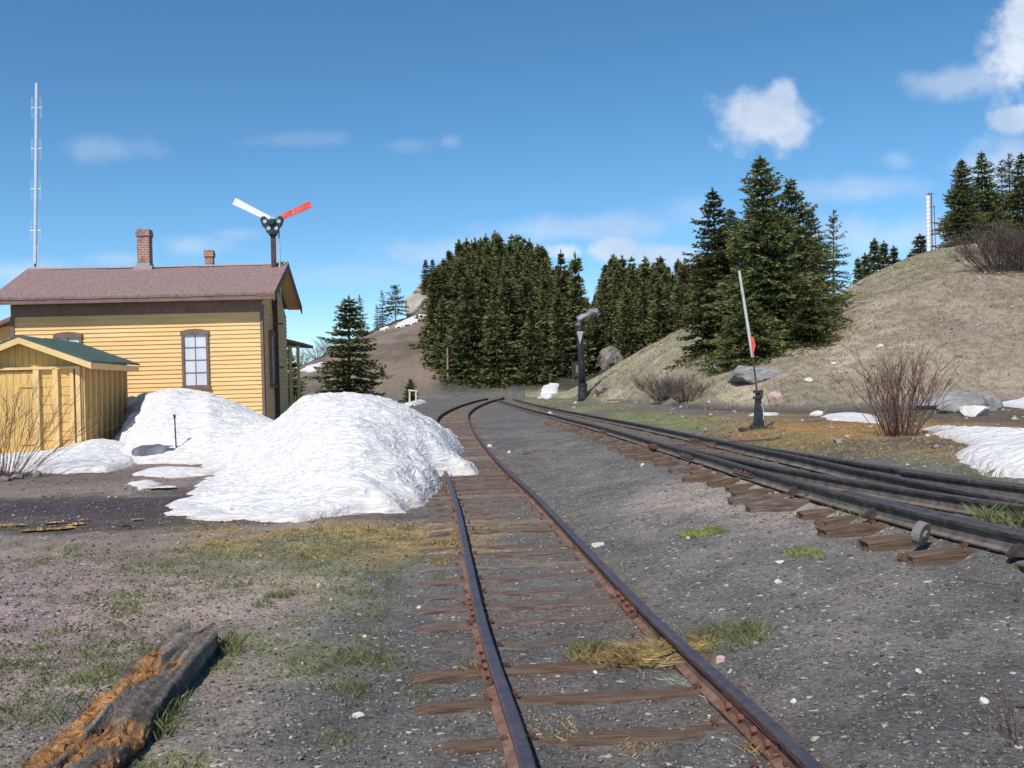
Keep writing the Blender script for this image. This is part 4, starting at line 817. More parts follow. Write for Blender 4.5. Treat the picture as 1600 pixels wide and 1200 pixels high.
# ---------------------------------------------------------------- rotten timber in the left foreground
def timber():
    A_ = G(316, 1008); B_ = G(122, 1215); A_.z = B_.z = 0; d = (B_ - A_); L = d.length + .75; d.normalize(); s = Vector((-d.y, d.x, 0))
    nx, nt = 260, 72; V = []; C = []
    for i in range(nx + 1):
        t = i / nx; x = t * L
        for j in range(nt):
            a = 2 * math.pi * j / nt; w = .15 * (1 - .08 * math.cos(t * 5)); h = .165 * (1 - .22 * t)
            ca, sa = math.cos(a), math.sin(a); e = 9
            r = 1 / (abs(ca) ** e + abs(sa) ** e) ** (1 / e); yy = w * ca * r; zz = h * .5 + h * .5 * sa * r
            g1 = float(vn(x * 1.1, a * 2 + 3, 5)) - .5; g2 = float(vn(x * 3, yy * 70 + 9, 6)) - .5; g3 = float(vn(x * 30, a * 22, 7)) - .5; g4 = float(vn(x * 1.4, yy * 45 + 4, 15)) - .5
            rot = float(sst((float(fbm(x, yy * 3, 2.2, 3, 12)) + .50 * (t - .45) + .32 * (yy < -.045) * (t > .10) - .545) / .07)) if sa > -.2 else 0
            if x > .02:
                yy += .018 * g1 * (1 + rot) + (.012 * g3 * (.3 + rot)) - (.10 * (yy < -.05) * (1 - sa) * .5 * float(sst(t * 4)))
                if sa > 0: zz += .022 * g1 + .022 * g4 + .014 * g2 + (.045 * g3 * rot) - .035 * rot
                if sa > .3 and abs(yy + .035 + .02 * math.sin(x * 3)) < .012: zz -= .05 * float(sst((float(vn(x * 1.5, 0, 14)) - .3) / .2))
            en = float(sst(1 - x / .25)); xx = x + en * .30 * (float(vn(yy * 30, zz * 8, 8)) - .1)
            if zz < -.05: zz = -.05
            P_ = A_ + d * xx + s * yy
            gcol = 0; V.append((P_.x, P_.y, zz + gz(P_.x, P_.y) - .035))
            gcol = np.array((.20, .165, .14)) * (.55 + .9 * float(vn(x * 1.6, yy * 90, 33))) * (1 + 1.1 * g2 + .5 * g3 + .6 * g4); fb = float(vn(x * 2.5, yy * 110 + 40 * zz, 31)); rc = (np.array((.16, .075, .035)) * (1 - fb) + np.array((.60, .31, .12)) * fb) * (1 + .9 * g3); side_shade = np.array((.05, .042, .038))
            cc = gcol * (1 - rot) + rc * rot
            if sa < .05: cc = cc * .35 + side_shade * .65  # sides and underside darkened: shade painted into the wood colour
            C.append(np.clip(cc, .01, 1))
    Fc = [(i * nt + j, i * nt + (j + 1) % nt, (i + 1) * nt + (j + 1) % nt, (i + 1) * nt + j) for i in range(nx) for j in range(nt)]
    V = np.array(V); c0 = V[:nt].mean(0); V = np.vstack([V, c0[None] - 0]); ci = len(V) - 1; C.append(np.array((.08, .06, .05)))
    Fc += [(ci, (j + 1) % nt, j, j) for j in range(0)]
    m = mat('rotten_wood', (1, 1, 1), None, .95, 30, 1.0, 45, vcol=True, stretch=(1, 1, 1))
    tr = [(a, b_, c_) for a, b_, c_, d_ in Fc] + [(a, c_, d_) for a, b_, c_, d_ in Fc] + [(ci, (j + 1) % nt, j) for j in range(nt)]
    o = npmesh('rotten_timber', V, np.array(tr), m, colr=np.array(C), smooth=False); tag(o, 'split rotten timber with orange heartwood in the left foreground', 'timber')
    for k in range(150):   # splinters standing on the rot
        t = rnd.uniform(.15, 1) * L; y = rnd.uniform(-.20, .06); P_ = A_ + d * t + s * y
        if k == 0: sb = MB()
        dd = (d * rnd.uniform(.5, 1) * rnd.choice((-1, 1)) + s * rnd.uniform(-.6, .6) + Vector((0, 0, rnd.uniform(-.1, .4)))).normalized(); l = rnd.uniform(.03, .09); w = rnd.uniform(.003, .009)
        hz_ = gz(P_.x, P_.y) + (.165 * (1 - .22 * t / L) - .07 if abs(y) < .12 else .01) + rnd.uniform(-.01, .02); P_ = Vector((P_.x, P_.y, hz_)); n_ = dd.cross(Vector((.2, .3, 1))).normalized() * w
        sb.add([P_ - n_, P_ + n_, P_ + dd * l], [(0, 1, 2)]); u_ = Vector((0, 0, w)); sb.add([P_ - u_, P_ + u_, P_ + dd * l], [(0, 1, 2)])
    tag(sb.obj('splinters', M_chip, o), kind='stuff')
timber()
def lump(name, p, sx, sy, sz, m, label, cat='rock', seed=1, sink=.3, group=None, rz=0, facets=False):
    import bmesh
    bm = bmesh.new(); bmesh.ops.create_icosphere(bm, subdivisions=2 if facets == 2 else 4, radius=1)
    r = random.Random(seed); planes = [(Vector((r.gauss(0, 1), r.gauss(0, 1), r.gauss(0, .8))).normalized(), r.uniform(.55, .85)) for _ in range(11)]
    for v in bm.verts:
        n = v.co.normalized(); k = 1.
        for pn, dd in planes:
            c = n.dot(pn)
            if c > .05: k = min(k, dd / c)
        q_ = n * k; q_ += n * .10 * (float(vn(n.x * 3 + seed, n.y * 3 + n.z * 2, seed)) - .5) + n * .05 * (float(vn(n.x * 9 + seed, n.y * 9 + n.z * 7, seed)) - .5)
        v.co = Vector((q_.x * sx, q_.y * sy, q_.z * sz))
    me = bpy.data.meshes.new(name); bm.to_mesh(me); bm.free(); me.materials.append(m); me.update()
    o = link(name, me); o.location = (p[0], p[1], p[2] + sz * (.55 - sink)); o.rotation_euler = (0, 0, rz); tag(o, label, cat, group); return o
def rk(px, py, wpx, hpx, m, label, seed, sink=.25, name='boulder', cat='rock', dep=1.0, group=None):
    p = G(px, py); s = p.y / F; return lump(name, p, wpx * s / 2 * 1.25, wpx * s / 2 * dep * 1.2, hpx * s / 2 * 1.35, m, label, cat, seed, sink, group, rz=seed * .7)
rk(1497, 645, 74, 40, M_rock, 'largest grey boulder behind the red-twigged shrub at the hill foot', 3)
rk(1455, 640, 60, 26, M_rock, 'low grey boulder half hidden behind the red-twigged shrub', 14)
rk(1521, 650, 44, 24, M_rockw, 'pale tan boulder leaning against the large grey one', 5)
rk(1546, 641, 36, 26, M_rock, 'small grey boulder beside the snow, right of the pale one', 6)
rk(1180, 590, 86, 34, M_rock, 'flat grey slab of rock at the foot of the big spruce', 8, .5)
rk(1128, 577, 34, 22, M_rock, 'grey rock tucked under the left skirt of the big spruce', 9)
rk(1210, 627, 22, 18, M_rockp, 'pink rock on the slope right of the switch stand', 10)
rk(950, 570, 40, 34, M_rockd, 'grey-brown boulder jutting from the hill above the water column', 11)
rk(941, 615, 24, 14, M_rockd, 'small tilted rock at the hill foot right of the water column', 12)
rk(1376, 546, 14, 10, M_rockw, 'small pale rock halfway up the bare slope', 13)
rk(1264, 597, 14, 8, M_rockw, 'white stone low on the slope right of the switch mast', 15)
rk(1303, 570, 12, 6, M_rockw, 'white stone in the grass below the spruce, mid slope', 16)
rk(1278, 650, 22, 10, M_rockw, 'flat pale stone at the tip of the snow strip', 17)
rk(1310, 692, 14, 8, M_rock, 'grey stone in the orange moss beyond the turnout', 18, name='stone', cat='stone')
for i, (px, py, w, h, lb) in enumerate(((936, 853, 22, 9, 'flat white stone just right of the old track'), (560, 1121, 18, 12, 'lone white stone in the gravel left of the rails, near the bottom'), (498, 917, 9, 8, 'small white stone in thin grass left of the tie ends'),
        (518, 940, 8, 6, 'tiny white stone below another in the left gravel'), (655, 952, 9, 7, 'white stone beside an exposed tie end'), (765, 699, 9, 6, 'upper of two white stones on the rusty bend of rail'),
        (1126, 1033, 17, 11, 'pinkish white stone right of the grass tufts by the rail'), (1240, 1098, 11, 8, 'white stone in cinders right of the near rail'), (1435, 1050, 12, 7, 'white flake in the right-hand cinders'),
        (1536, 1097, 14, 9, 'white stone near the lower right corner'), (1218, 880, 14, 7, 'pale flat stone below the tie ends'), (1215, 911, 13, 8, 'pale pebble in the open cinders left of the tie ends'), (796, 708, 7, 5, 'pale pebble beside the bend of the old track'),
        (1004, 728, 8, 5, 'pale pebble at the edge of the right-hand tie ends'), (930, 1052, 9, 6, 'pale pebble between the rails below the dry grass'), (570, 996, 7, 5, 'pale pebble left of the rails'), (860, 648, 8, 6, 'white pebble near the far end of the cinder strip'), (1075, 842, 7, 5, 'white speck of stone by the yellow-green tuft'))):
    rk(px, py, w, h, M_rockw if i not in (6,) else M_rockp, lb, 30 + i, .3, 'stone', 'stone', .8)
for i, (px, py, w, lb) in enumerate(((8, 752, 20, 'dark wet rock at the left edge under the shrub'), (30, 748, 18, 'grey rock under the bare shrub by the shed'), (60, 745, 14, 'small rock at the tip of the shed drift'))): rk(px, py, w, 12, M_rockd, lb, 60 + i, .3, 'stone', 'stone')
# stump on the hillside
p = G(1076, 574); s = p.y / F; b = MB(); pts = [(0, 0, -.2), (0, 0, 0), (.01, 0, 8 * s), (0, 0, 16 * s)]; b.tube(pts, [6.5 * s, 5.5 * s, 4 * s, 5.2 * s], 9); o = b.obj('tree_stump', M_bark); o.location = p; tag(o, 'dark tree stump on the slope left of the big spruce', 'stump')
p = G(1350, 474); b = MB(); b.tube([(-.7, 0, .03), (0, .0, .07), (.75, 0, .04)], [.03, .07, .03], 6); o = b.obj('fallen_log', M_deadbark); o.location = p; tag(o, 'short dead log lying on the upper slope', 'log')
for i, (px, py, L_, rz, lb) in enumerate(((975, 624, 1.6, .1, 'rusty dark debris board right of the water column base'), (845, 717, 0, 0, ''), (870, 702, 1.3, .05, 'thin buried plank edge across the cinder strip'))):
    if L_: p = G(px, py); b = MB(); b.box((-L_ / 2, -.06, -.04), (L_ / 2, .06, .025)); o = b.obj('plank', M_tie3); o.location = p - Vector((0, 0, .012)); o.rotation_euler = (.1, .0, rz); tag(o, lb, 'plank')
# ---------------------------------------------------------------- puddles
M_pud = bpy.data.materials.new('puddle_water'); M_pud.use_nodes = True
t = NT(M_pud.node_tree); bb = t.n('ShaderNodeBsdfPrincipled', {'Base Color': (.05, .038, .03, 1), 'Roughness': .02, 'IOR': 1.33, 'Specular IOR Level': .8}); gl = t.n('ShaderNodeBsdfGlossy', {'Color': (.9, .9, .9, 1), 'Roughness': .02}); mxs = t.n('ShaderNodeMixShader', {0: .5, 1: bb.outputs[0], 2: gl.outputs[0]}); t.n('ShaderNodeOutputMaterial', {0: mxs.outputs[0]})
for px, py, a, b_ in ((14, 823, .17, .13), (58, 830, .19, .12), (82, 819, .11, .07), (103, 827, .09, .13), (121, 821, .08, .12), (134, 814, .05, .05), (255, 763, .22, .17), (214, 814, .08, .04), (196, 823, .06, .04)):
    p = G(px, py); n = 26; r = random.Random(px); V = [(0, 0, 0)] + [(a * (1 + .28 * math.sin(3 * k * .24 + px) + r.uniform(-.14, .14)) * math.cos(k * 2 * math.pi / n), b_ * (1 + .3 * math.sin(5 * k * .24) + r.uniform(-.2, .2)) * math.sin(k * 2 * math.pi / n), 0) for k in range(n)]
    b = MB(); b.add(V, [(0, 1 + k, 1 + (k + 1) % n) for k in range(n)]); o = b.obj('puddle', M_pud); o.location = (p.x, p.y, p.z + .022); o['kind'] = 'structure'
# ---------------------------------------------------------------- conifers
def conifer(h, rad, levels, seed, per=7, leaf=.16, lw=.05, dens=7, droop=.25, up=.25, z0=.04, sparse=0., irr=.25, topw=.0):
    """needle crown as many small triangles on drooping boughs; returns V,F,shade and bough list"""
    r = random.Random(seed); V = []; C = []; boughs = []
    def spray(p, d, L, w, sh):
        n = d.cross(Vector((r.gauss(0, 1), r.gauss(0, 1), r.gauss(0, 1) + .6))).normalized() * w
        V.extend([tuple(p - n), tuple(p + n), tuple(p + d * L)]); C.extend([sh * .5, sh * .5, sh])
    for i in range(levels):
        t = min(.995, max(.0, (i + r.uniform(-.4, .4)) / levels)); z = h * (z0 + (1 - z0) * t ** .92); prof = (1 - t) ** .82
        prof = prof * (1 + irr * math.sin(t * 23 + seed) * .4) + topw * (1 - t)
        nb = max(3, int(per * (.55 + .6 * (1 - t))))
        a0 = r.uniform(0, 6.28)
        for k in range(nb):
            if r.random() < sparse: continue
            a = a0 + k * 6.283 / nb + r.uniform(-.3, .3); L = rad * prof * r.uniform(.62, 1.15) + .06
            el = up * (t - .35) * 1.6 - droop * .3 + r.uniform(-.08, .08); p = Vector((0, 0, z)); dirh = Vector((math.cos(a), math.sin(a), 0)); side = Vector((-math.sin(a), math.cos(a), 0))
            n = max(3, int(L * dens)); pts = []
            for s in range(n + 1):
                q = s / n; pos = p + dirh * (L * q) + Vector((0, 0, L * (math.tan(el) * q - droop * q * q * .8 + (droop * .75) * q ** 4)))
                pts.append(pos)
                if q < .12 and L > .5: continue
                wd = (.30 * L + .06) * (1 - q) ** .6 * (.5 + q)
                m_ = 3 + int(wd / leaf * 1.7)
                for _ in range(m_):
                    o = r.uniform(-1, 1); base = pos + side * (o * wd) + Vector((0, 0, r.uniform(-.35, .2) * leaf - abs(o) * wd * .25))
                    dd = (dirh * r.uniform(.3, 1.1) + side * (o * .8 + r.uniform(-.3, .3)) + Vector((0, 0, r.uniform(-.35, .45)))).normalized()
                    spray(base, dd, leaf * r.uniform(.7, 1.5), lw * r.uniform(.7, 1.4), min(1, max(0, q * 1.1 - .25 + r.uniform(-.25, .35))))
            boughs.append(pts)
    for _ in range(14): spray(Vector((r.uniform(-.02, .02), r.uniform(-.02, .02), h * r.uniform(.95, 1.0))), Vector((r.uniform(-.4, .4), r.uniform(-.4, .4), 1)).normalized(), leaf * 1.3, lw * .7, .6)
    return V, C, boughs
def trunk_mb(h, r0, boughs=None, br=.012, n=7, bare=None):
    b = MB(); b.tube([(0, 0, -.4), (0.02, 0, h * .3), (-.01, .01, h * .7), (0, 0, h * .99)], [r0, r0 * .75, r0 * .4, .01], n)
    for pts in (boughs or []): b.tube([pts[0], pts[len(pts) // 2], pts[-1]], [br * 2, br * 1.2, br * .4], 3, cap=False)
    return b
def mk_tree(name, h, rad, levels, seed, label=None, cat='tree', group=None, m=None, bl=True, r0=None, **kw):
    V, C, bo = conifer(h, rad, levels, seed, **kw)
    root = empty(name, (0, 0, 0), 0, label, cat, group); n = len(V) // 3
    trunk_mb(h, r0 or h * .014, bo if bl else bo[::4], .02 * h / 9).obj('trunk', M_bark, root)
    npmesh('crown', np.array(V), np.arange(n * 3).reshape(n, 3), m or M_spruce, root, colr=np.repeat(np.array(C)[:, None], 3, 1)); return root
def plant(root, px, py=None, D=None, rz=None, scale=1., lean=0.0, top=None):
    p = AT(px, D) if D else G(px, py); root.location = (p.x, p.y, p.z - .15); root.rotation_euler = (0, -lean, rz if rz is not None else rnd.uniform(0, 6.28))
    if top is not None:   # scale so that the tip reaches the photo height
        scale = (AT(px, p.y, top).z - p.z + .15) / root['h0']
    root.scale = (scale,) * 3 if not isinstance(scale, tuple) else scale
    return root
def stand(root, h): root['h0'] = h; return root
# the big group on the slope
tA = mk_tree('spruce_tree', 9.0, 3.0, 46, 1, 'tallest thick spruce in the middle of the slope group', r0=.16, per=12, leaf=.20, lw=.06, dens=7, droop=.20, z0=.01, up=.45, irr=.5)
tA['h0'] = 9.0; plant(tA, 1205, D=41, top=245, rz=.4, lean=.03)
tB = mk_tree('spruce_tree', 8.0, 2.5, 38, 2, 'left spruce of the slope group, thin at the top', r0=.13, per=10, leaf=.20, lw=.06, dens=7, droop=.2, z0=.01, up=.4, sparse=.06, irr=.5)
tB['h0'] = 8.0; plant(tB, 1128, D=44, top=296, lean=.03)
tC = mk_tree('spruce_tree', 8.0, 2.7, 36, 3, 'right shoulder spruce of the slope group with bristly upturned tips', r0=.13, per=10, leaf=.20, lw=.055, dens=7, droop=.05, z0=.01, up=.7, sparse=.08, irr=.5)
tC['h0'] = 8.0; plant(tC, 1250, D=42, top=283, lean=.03)
tD = mk_tree('spruce_tree', 7.0, 1.6, 30, 4, 'thin open spruce standing right of the slope group', r0=.1, per=7, leaf=.18, lw=.035, dens=6, droop=.0, z0=.1, up=.8, sparse=.35, irr=.5)
tD['h0'] = 7.0; plant(tD, 1306, D=52, top=328, lean=.03)
tE = mk_tree('spruce_tree', 3.2, 2.6, 20, 5, 'low spreading spruce skirt at the foot of the slope group', r0=.08, per=13, leaf=.18, lw=.055, dens=8, droop=.15, z0=.02, up=.3, irr=.6)
tE['h0'] = 3.2; plant(tE, 1172, D=38.5, top=470)
tE2 = copy_tree(tE); tE2['label'] = 'lowest right branches spruce spreading over the bare slope'; plant(tE2, 1262, D=39.5, top=455, rz=2.1)
tF = copy_tree(tC); tF['label'] = 'spruce behind the left one in the slope group'; plant(tF, 1150, D=48, top=330)
tF = copy_tree(tB); tF['label'] = 'spruce behind the right shoulder of the slope group'; plant(tF, 1275, D=48, top=330)
# single spruce by the snow heap
tG = mk_tree('spruce_tree', 5.5, 1.6, 32, 6, 'dark bushy spruce between the house and the bare far slope', r0=.1, per=10, leaf=.17, lw=.05, dens=7, droop=.2, z0=.03, up=.4, irr=.5)
tG['h0'] = 5.5; plant(tG, 544, D=46, top=466, lean=.03); tG.scale.x *= 1.25; tG.scale.y *= 1.25
for px, D, tp, sc, lb in ((566, 106, 461, 1, 'spare spruce on the far ridge just right of the bushy one'), (601, 108, 454, 1, 'narrow spruce on the far ridge skyline'), (592, 108, 476, 1, 'short spruce beside the narrow one on the far ridge')):
    t_ = copy_tree(tD if sc else tB); t_['label'] = lb; plant(t_, px, D=D, top=tp)
t_ = copy_tree(tB); t_['label'] = 'dark spruce seen through the porch posts behind the house'; plant(t_, 452, D=41, top=545)
pine = mk_tree('pine_tree', 5, 1.35, 14, 77, 'round-topped pine on the far ridge left of the outcrop', r0=.09, per=7, leaf=.26, lw=.07, dens=5, droop=-.2, z0=.3, up=.9, sparse=.25, topw=.6, m=M_forest); pine['h0'] = 5
plant(pine, 621, D=110, top=447); pine.scale.x *= .9
for px, tp, lb in ((642, 592, 'little spruce behind the pole frame'), (597, 572, 'dwarf spruce on the bare far slope')):
    t_ = copy_tree(tE); t_['label'] = lb; p = G(px, 628 if px == 642 else 588); t_.location = p; s = (AT(px, p.y, tp).z - p.z) / 3.2; t_.scale = (s * .55, s * .55, s)
# trees on the right crest
for k, (src, px, D, tp, lb) in enumerate(((tA, 1512, 63, 249, 'left thick spruce on the right hill crest'), (tB, 1544, 64, 238, 'spruce with a reddish top second on the right crest'), (tD, 1574, 66, 250, 'thin spruce third from the left on the right crest'), (tD, 1586, 66, 240, 'bare-tipped spruce right of the thin one on the crest'), (tB, 1606, 64, 240, 'spruce at the right edge of the photo on the crest'), (tC, 1560, 65, 300, 'shorter filler spruce behind the crest shrub'))):
    t_ = copy_tree(src); t_['label'] = lb; plant(t_, px, D=D, top=tp, rz=k * 1.3)
# ---- forest individuals from shared meshes
FM = []
for i in range(7):
    V, C, bo = conifer(8.0, (2.2, 1.8, 1.5, 2.1, 1.4, 1.75, 2.0)[i], 26, 300 + i, per=9, leaf=.36, lw=.10, dens=3.2, droop=.2, up=.35, z0=.02, irr=.5)
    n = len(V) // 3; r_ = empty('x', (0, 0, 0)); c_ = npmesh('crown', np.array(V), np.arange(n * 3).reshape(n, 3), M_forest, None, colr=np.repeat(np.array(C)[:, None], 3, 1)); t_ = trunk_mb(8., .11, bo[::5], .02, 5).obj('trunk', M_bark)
    FM.append((c_.data, t_.data)); 
    for o in (r_, c_, t_): bpy.data.objects.remove(o)
def ftree(x, y, h, label, group, wsc=1., i=None):
    cm, tm = FM[rnd.randrange(7) if i is None else i]; r = empty('spruce_tree', (x, y, gz(x, y) - .25), rnd.uniform(0, 6.28), label, 'tree', group); s = h / 8.
    r.scale = (s * wsc, s * wsc, s); r.rotation_euler.x = rnd.uniform(-.03, .03); link('trunk', tm, r); link('crown', cm, r); return r
placed = []; cnt = 0
edge_l = lambda D: uv(np.interp(D, (78, 90, 115, 125, 170), (684, 680, 678, 700, 690)), 550)[0]
tries = 0
gl_ = 'spruces of the dense forest on the far hill'
while cnt < 262 and tries < 30000:
    tries += 1; D = 77 + 68 * rnd.random() ** .95; u0 = float(edge_l(D)); u1 = uv(1135, 550)[0]; u = rnd.uniform(u0, u1); px = 800 + u * F
    if 836 < px < 872 and D < 92: continue
    if px > 890 and D < 86: continue
    if px > 950 and D > 140 and rnd.random() < .5: continue
    x, y = u * D, D
    if any((x - a) ** 2 + (y - b_) ** 2 < (1.75 if D < 100 else 1.9) ** 2 for a, b_ in placed): continue
    placed.append((x, y)); h = rnd.uniform(5.6, 8.6) if D < 92 else rnd.uniform(3.9, 6.6)
    if 905 < px < 935: h *= .72
    if D > 118: lb, gp_ = 'spruce on the skyline of the densely forested far hill', 'skyline spruces of the far hill'
    elif D < 95: lb, gp_ = 'spruce in the front row of the forest behind the track bend', 'front row spruces of the far forest'
    else: lb, gp_ = 'spruce in the middle of the dense forest on the far hill', gl_
    ftree(x, y, h, lb, gp_, rnd.uniform(.85, 1.2)); cnt += 1
print('forest', cnt, tries)
LV = []
for i in range(4):
    V, C, bo = conifer(8.0, (2.0, 1.7, 1.5, 1.8)[i], 17, 400 + i, per=7, leaf=.55, lw=.17, dens=2.0, droop=.2, up=.35, z0=.02, irr=.5); LV.append((np.array(V), np.array(C)))
VV = []; CC = []; q = 0
while q < 430:
    D = 112 + 56 * rnd.random(); u = rnd.uniform(float(edge_l(D)) + .004, uv(1135, 550)[0]); x = u * D
    if D < 146 and any((x - a) ** 2 + (D - b_) ** 2 < 1.2 ** 2 for a, b_ in placed): continue
    V, C = LV[rnd.randrange(4)]; h = rnd.uniform(3.4, 7.2) / 8; 
    if 905 < 800 + u * F < 938: h *= .6
    w = h * rnd.uniform(.8, 1.2); a = rnd.uniform(0, 6.28); ca, sa = math.cos(a), math.sin(a); z = gz(x, D) - .2
    VV.append(np.stack([(V[:, 0] * ca - V[:, 1] * sa) * w + x, (V[:, 0] * sa + V[:, 1] * ca) * w + D, V[:, 2] * h + z], 1)); CC.append(np.clip(C * rnd.uniform(.5, 1.3), 0, 1)); q += 1
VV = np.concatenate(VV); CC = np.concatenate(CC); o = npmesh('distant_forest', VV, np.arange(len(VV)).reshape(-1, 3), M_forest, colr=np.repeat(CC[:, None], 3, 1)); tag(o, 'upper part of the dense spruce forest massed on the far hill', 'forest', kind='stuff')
for px, D, tp, lb in ((678, 116, 404, 'pine clump on top of the rock outcrop, left stem'), (668, 115, 405, 'pine clump on top of the rock outcrop, leaning stem'), (902, 84, 398, 'tall narrow spruce spiking above the forest gap'), (878, 120, 392, 'spruce spire at the right shoulder of the wooded hill')):
    x = uv(px, 500)[0] * D; g = gz(x, D); h = AT(px, D, tp).z - g; 
    if px < 690: g = AT(px, D, 452).z; h = AT(px, D, tp).z - g; 
    o = ftree(x, D, h, lb, None, .8 if px > 690 else 1.0); o.location.z = g - .1
for px, D, tp, lb in ((1365, 95, 372, 'small dark spruce beyond the crest, tallest of its row'), (1380, 95, 376, 'small spruce second in the row beyond the crest'), (1399, 95, 383, 'small spruce third in the row beyond the crest'), (1438, 90, 364, 'rounded dark spruce just left of the white tower'), (1352, 95, 395, 'tiny spruce at the left of the row beyond the crest'), (1421, 95, 393, 'tiny spruce tip left of the rounded one'), (1340, 80, 400, 'leaning sparse spruce right of the slope group')):
    x = uv(px, 400)[0] * D; g = gz(x, D); h = max(3.2, AT(px, D, tp).z - g); ftree(x, D, h, lb, None, .95 if px != 1438 else 1.3, i=4 if px != 1438 else 0)
# dead snags in the forest
for px, pyb, pyt in ((700, 600, 538), (793, 490, 455)):
    D = 79 if px == 700 else 100; a = AT(px, D, pyb + 15); c = AT(px, D, pyt); b = MB(); b.tube([(0, 0, 0), (.05, 0, c.z - a.z)], [.11, .05], 6); o = b.obj('dead_trunk', M_deadbark); o.location = a; tag(o, 'bare grey dead trunk standing ' + ('at the left edge of the forest' if px == 700 else 'high in the forest'), 'dead tree')
# rock outcrop on the far hill
lump('rock_outcrop', AT(670, 117, 486), 3.2, 3.2, 3.0, M_cliff, 'pale rock outcrop at the top of the bare far slope', 'rock', 23, .15, rz=.6)
lump('rock_outcrop', AT(652, 114, 492), 2.0, 2.0, 1.8, M_cliff, 'lower shoulder of pale rock beside the outcrop', 'rock', 24, .2)
# ---------------------------------------------------------------- bare shrubs
def shrub(p, w, h, n, m, label, seed, name='bare_shrub', r0=.006, spread=1., curve=.4, sub=4, dz=0, base=.4):
    r = random.Random(seed); V = []; Fc = []
    def seg(a, b_, ra, rb):
        d = (b_ - a).normalized(); s = d.cross(Vector((r.gauss(0, 1), r.gauss(0, 1), .3))).normalized(); t = d.cross(s); o = len(V)
        for (q, rr) in ((a, ra), (b_, rb)):
            for k in range(3): th = k * 2.094; V.append(tuple(q + (s * math.cos(th) + t * math.sin(th)) * rr))
        for k in range(3): Fc.append((o + k, o + (k + 1) % 3, o + 3 + (k + 1) % 3, o + 3 + k))
    def stem(q, d, L, rad, lv):
        ns_ = 4; 
        for i in range(ns_):
            d = (d + Vector((r.gauss(0, .12), r.gauss(0, .12), r.gauss(.03, .08)))).normalized(); e = q + d * (L / ns_)
            seg(q, e, rad * (1 - .75 * i / ns_), rad * (1 - .75 * (i + 1) / ns_)); q = e
            if lv > 0 and i > 0:
                for _ in range(sub if i > 1 else 1): stem(q, (d + Vector((r.gauss(0, .45), r.gauss(0, .45), r.gauss(.1, .25)))).normalized(), L * r.uniform(.25, .5), rad * .5, lv - 1)
    for i in range(n):
        a = r.uniform(0, 6.28); rr = r.uniform(0, 1) ** .6; b0 = Vector((math.cos(a) * rr * w * base * .5, math.sin(a) * rr * w * base * .5, -.05))
        d = Vector((math.cos(a) * rr * w * .5 * spread, math.sin(a) * rr * w * .5 * spread, h * r.uniform(.6, 1.0))); stem(b0, d.normalized(), d.length * r.uniform(.75, 1.05), r0 * r.uniform(.7, 1.2), 1 if sub else 0)
    o = npmesh(name, np.array(V), np.array(Fc), m); o.location = (p.x, p.y, p.z + dz); tag(o, label, 'shrub'); return o
shrub(G(1402, 681), 1.25, 1.2, 75, M_twig, 'bare reddish-brown shrub on a dark earth mound beyond the turnout', 1, r0=.0085, sub=3, spread=.95)
shrub(G(1040, 624), 1.7, .85, 130, M_twigg, 'bare grey-brown shrub at the hill foot, left half of the pair', 2, r0=.012, sub=4, spread=1.3, base=.5)
shrub(G(1075, 626), 1.5, .68, 110, M_twigg, 'lower bare shrub at the hill foot, right half of the pair', 3, r0=.012, sub=4, spread=1.3, base=.5)
shrub(G(1580, 424), 2.9, 1.75, 240, M_twigg, 'big dense grey leafless shrub on the right hill crest', 4, r0=.020, sub=5, spread=1.1, base=.9)
shrub(G(1640, 424), 2.8, 2.0, 180, M_twigg, 'dense grey leafless shrub cut by the right edge of the photo', 5, r0=.020, sub=5, spread=1.1, base=.9)
shrub(G(5, 745), 1.9, 1.6, 110, M_twig, 'bare twiggy shrub in front of the shed at the left edge', 6, r0=.006, sub=3, spread=1.6)
shrub(G(1596, 1160), .35, .22, 22, M_twig, 'tiny dark weed at the lower right edge', 8, r0=.003, sub=2, name='weed')
for i, (px, py) in enumerate(((500, 548), (470, 562), (520, 540))): shrub(AT(px, 104), 3, 1.4, 40, M_twigg, ('grey brush clump on the far ridge', 'low grey brush on the far ridge nearest the house', 'upper grey brush on the far ridge by the bushy spruce')[i], 70 + i, r0=.03, sub=3)
# ---------------------------------------------------------------- grass (stuff)
def blades(name, spots, c_, label, seed):
    """spots: (x, y, radius, count, height, lean)"""
    r = np.random.RandomState(seed); V = []; C = []
    for (x, y, rad, n, h, ln) in spots:
        a = r.uniform(0, 6.283, n); q = rad * np.sqrt(r.uniform(0, 1, n)); X = x + q * np.cos(a); Y = y + q * np.sin(a) * 1.1
        Z = ground(X, Y) - .004; H = h * r.uniform(.35, 1.1, n); b = r.uniform(0, 6.283, n); W_ = .0006 + .00024 * y + 0 * X; lx = H * ln * r.normal(0, 1, n); ly = H * ln * r.normal(0, 1, n)
        wx, wy = np.cos(b) * W_, np.sin(b) * W_; k = r.uniform(0, 1, n)
        P0 = np.stack([X - wx, Y - wy, Z], 1); P1 = np.stack([X + wx, Y + wy, Z], 1); P2 = np.stack([X + lx * .45 + wx * .7, Y + ly * .45 + wy * .7, Z + H * .62], 1); P3 = np.stack([X + lx, Y + ly, Z + H], 1)
        V.append(np.stack([P0, P1, P2, P0, P2, P3], 1).reshape(-1, 3)); cc = np.array(c_[0]) * (1 - k[:, None]) + np.array(c_[1]) * k[:, None]; C.append(np.repeat(cc, 6, 0))
    V = np.concatenate(V); C = np.concatenate(C); m = mat(name + '_blades', (1, 1, 1), None, .8, 5, 0, vcol=True, translucent=.3)
    o = npmesh(name, V, np.arange(len(V)).reshape(-1, 3), m, colr=C); tag(o, label, 'grass', kind='stuff')
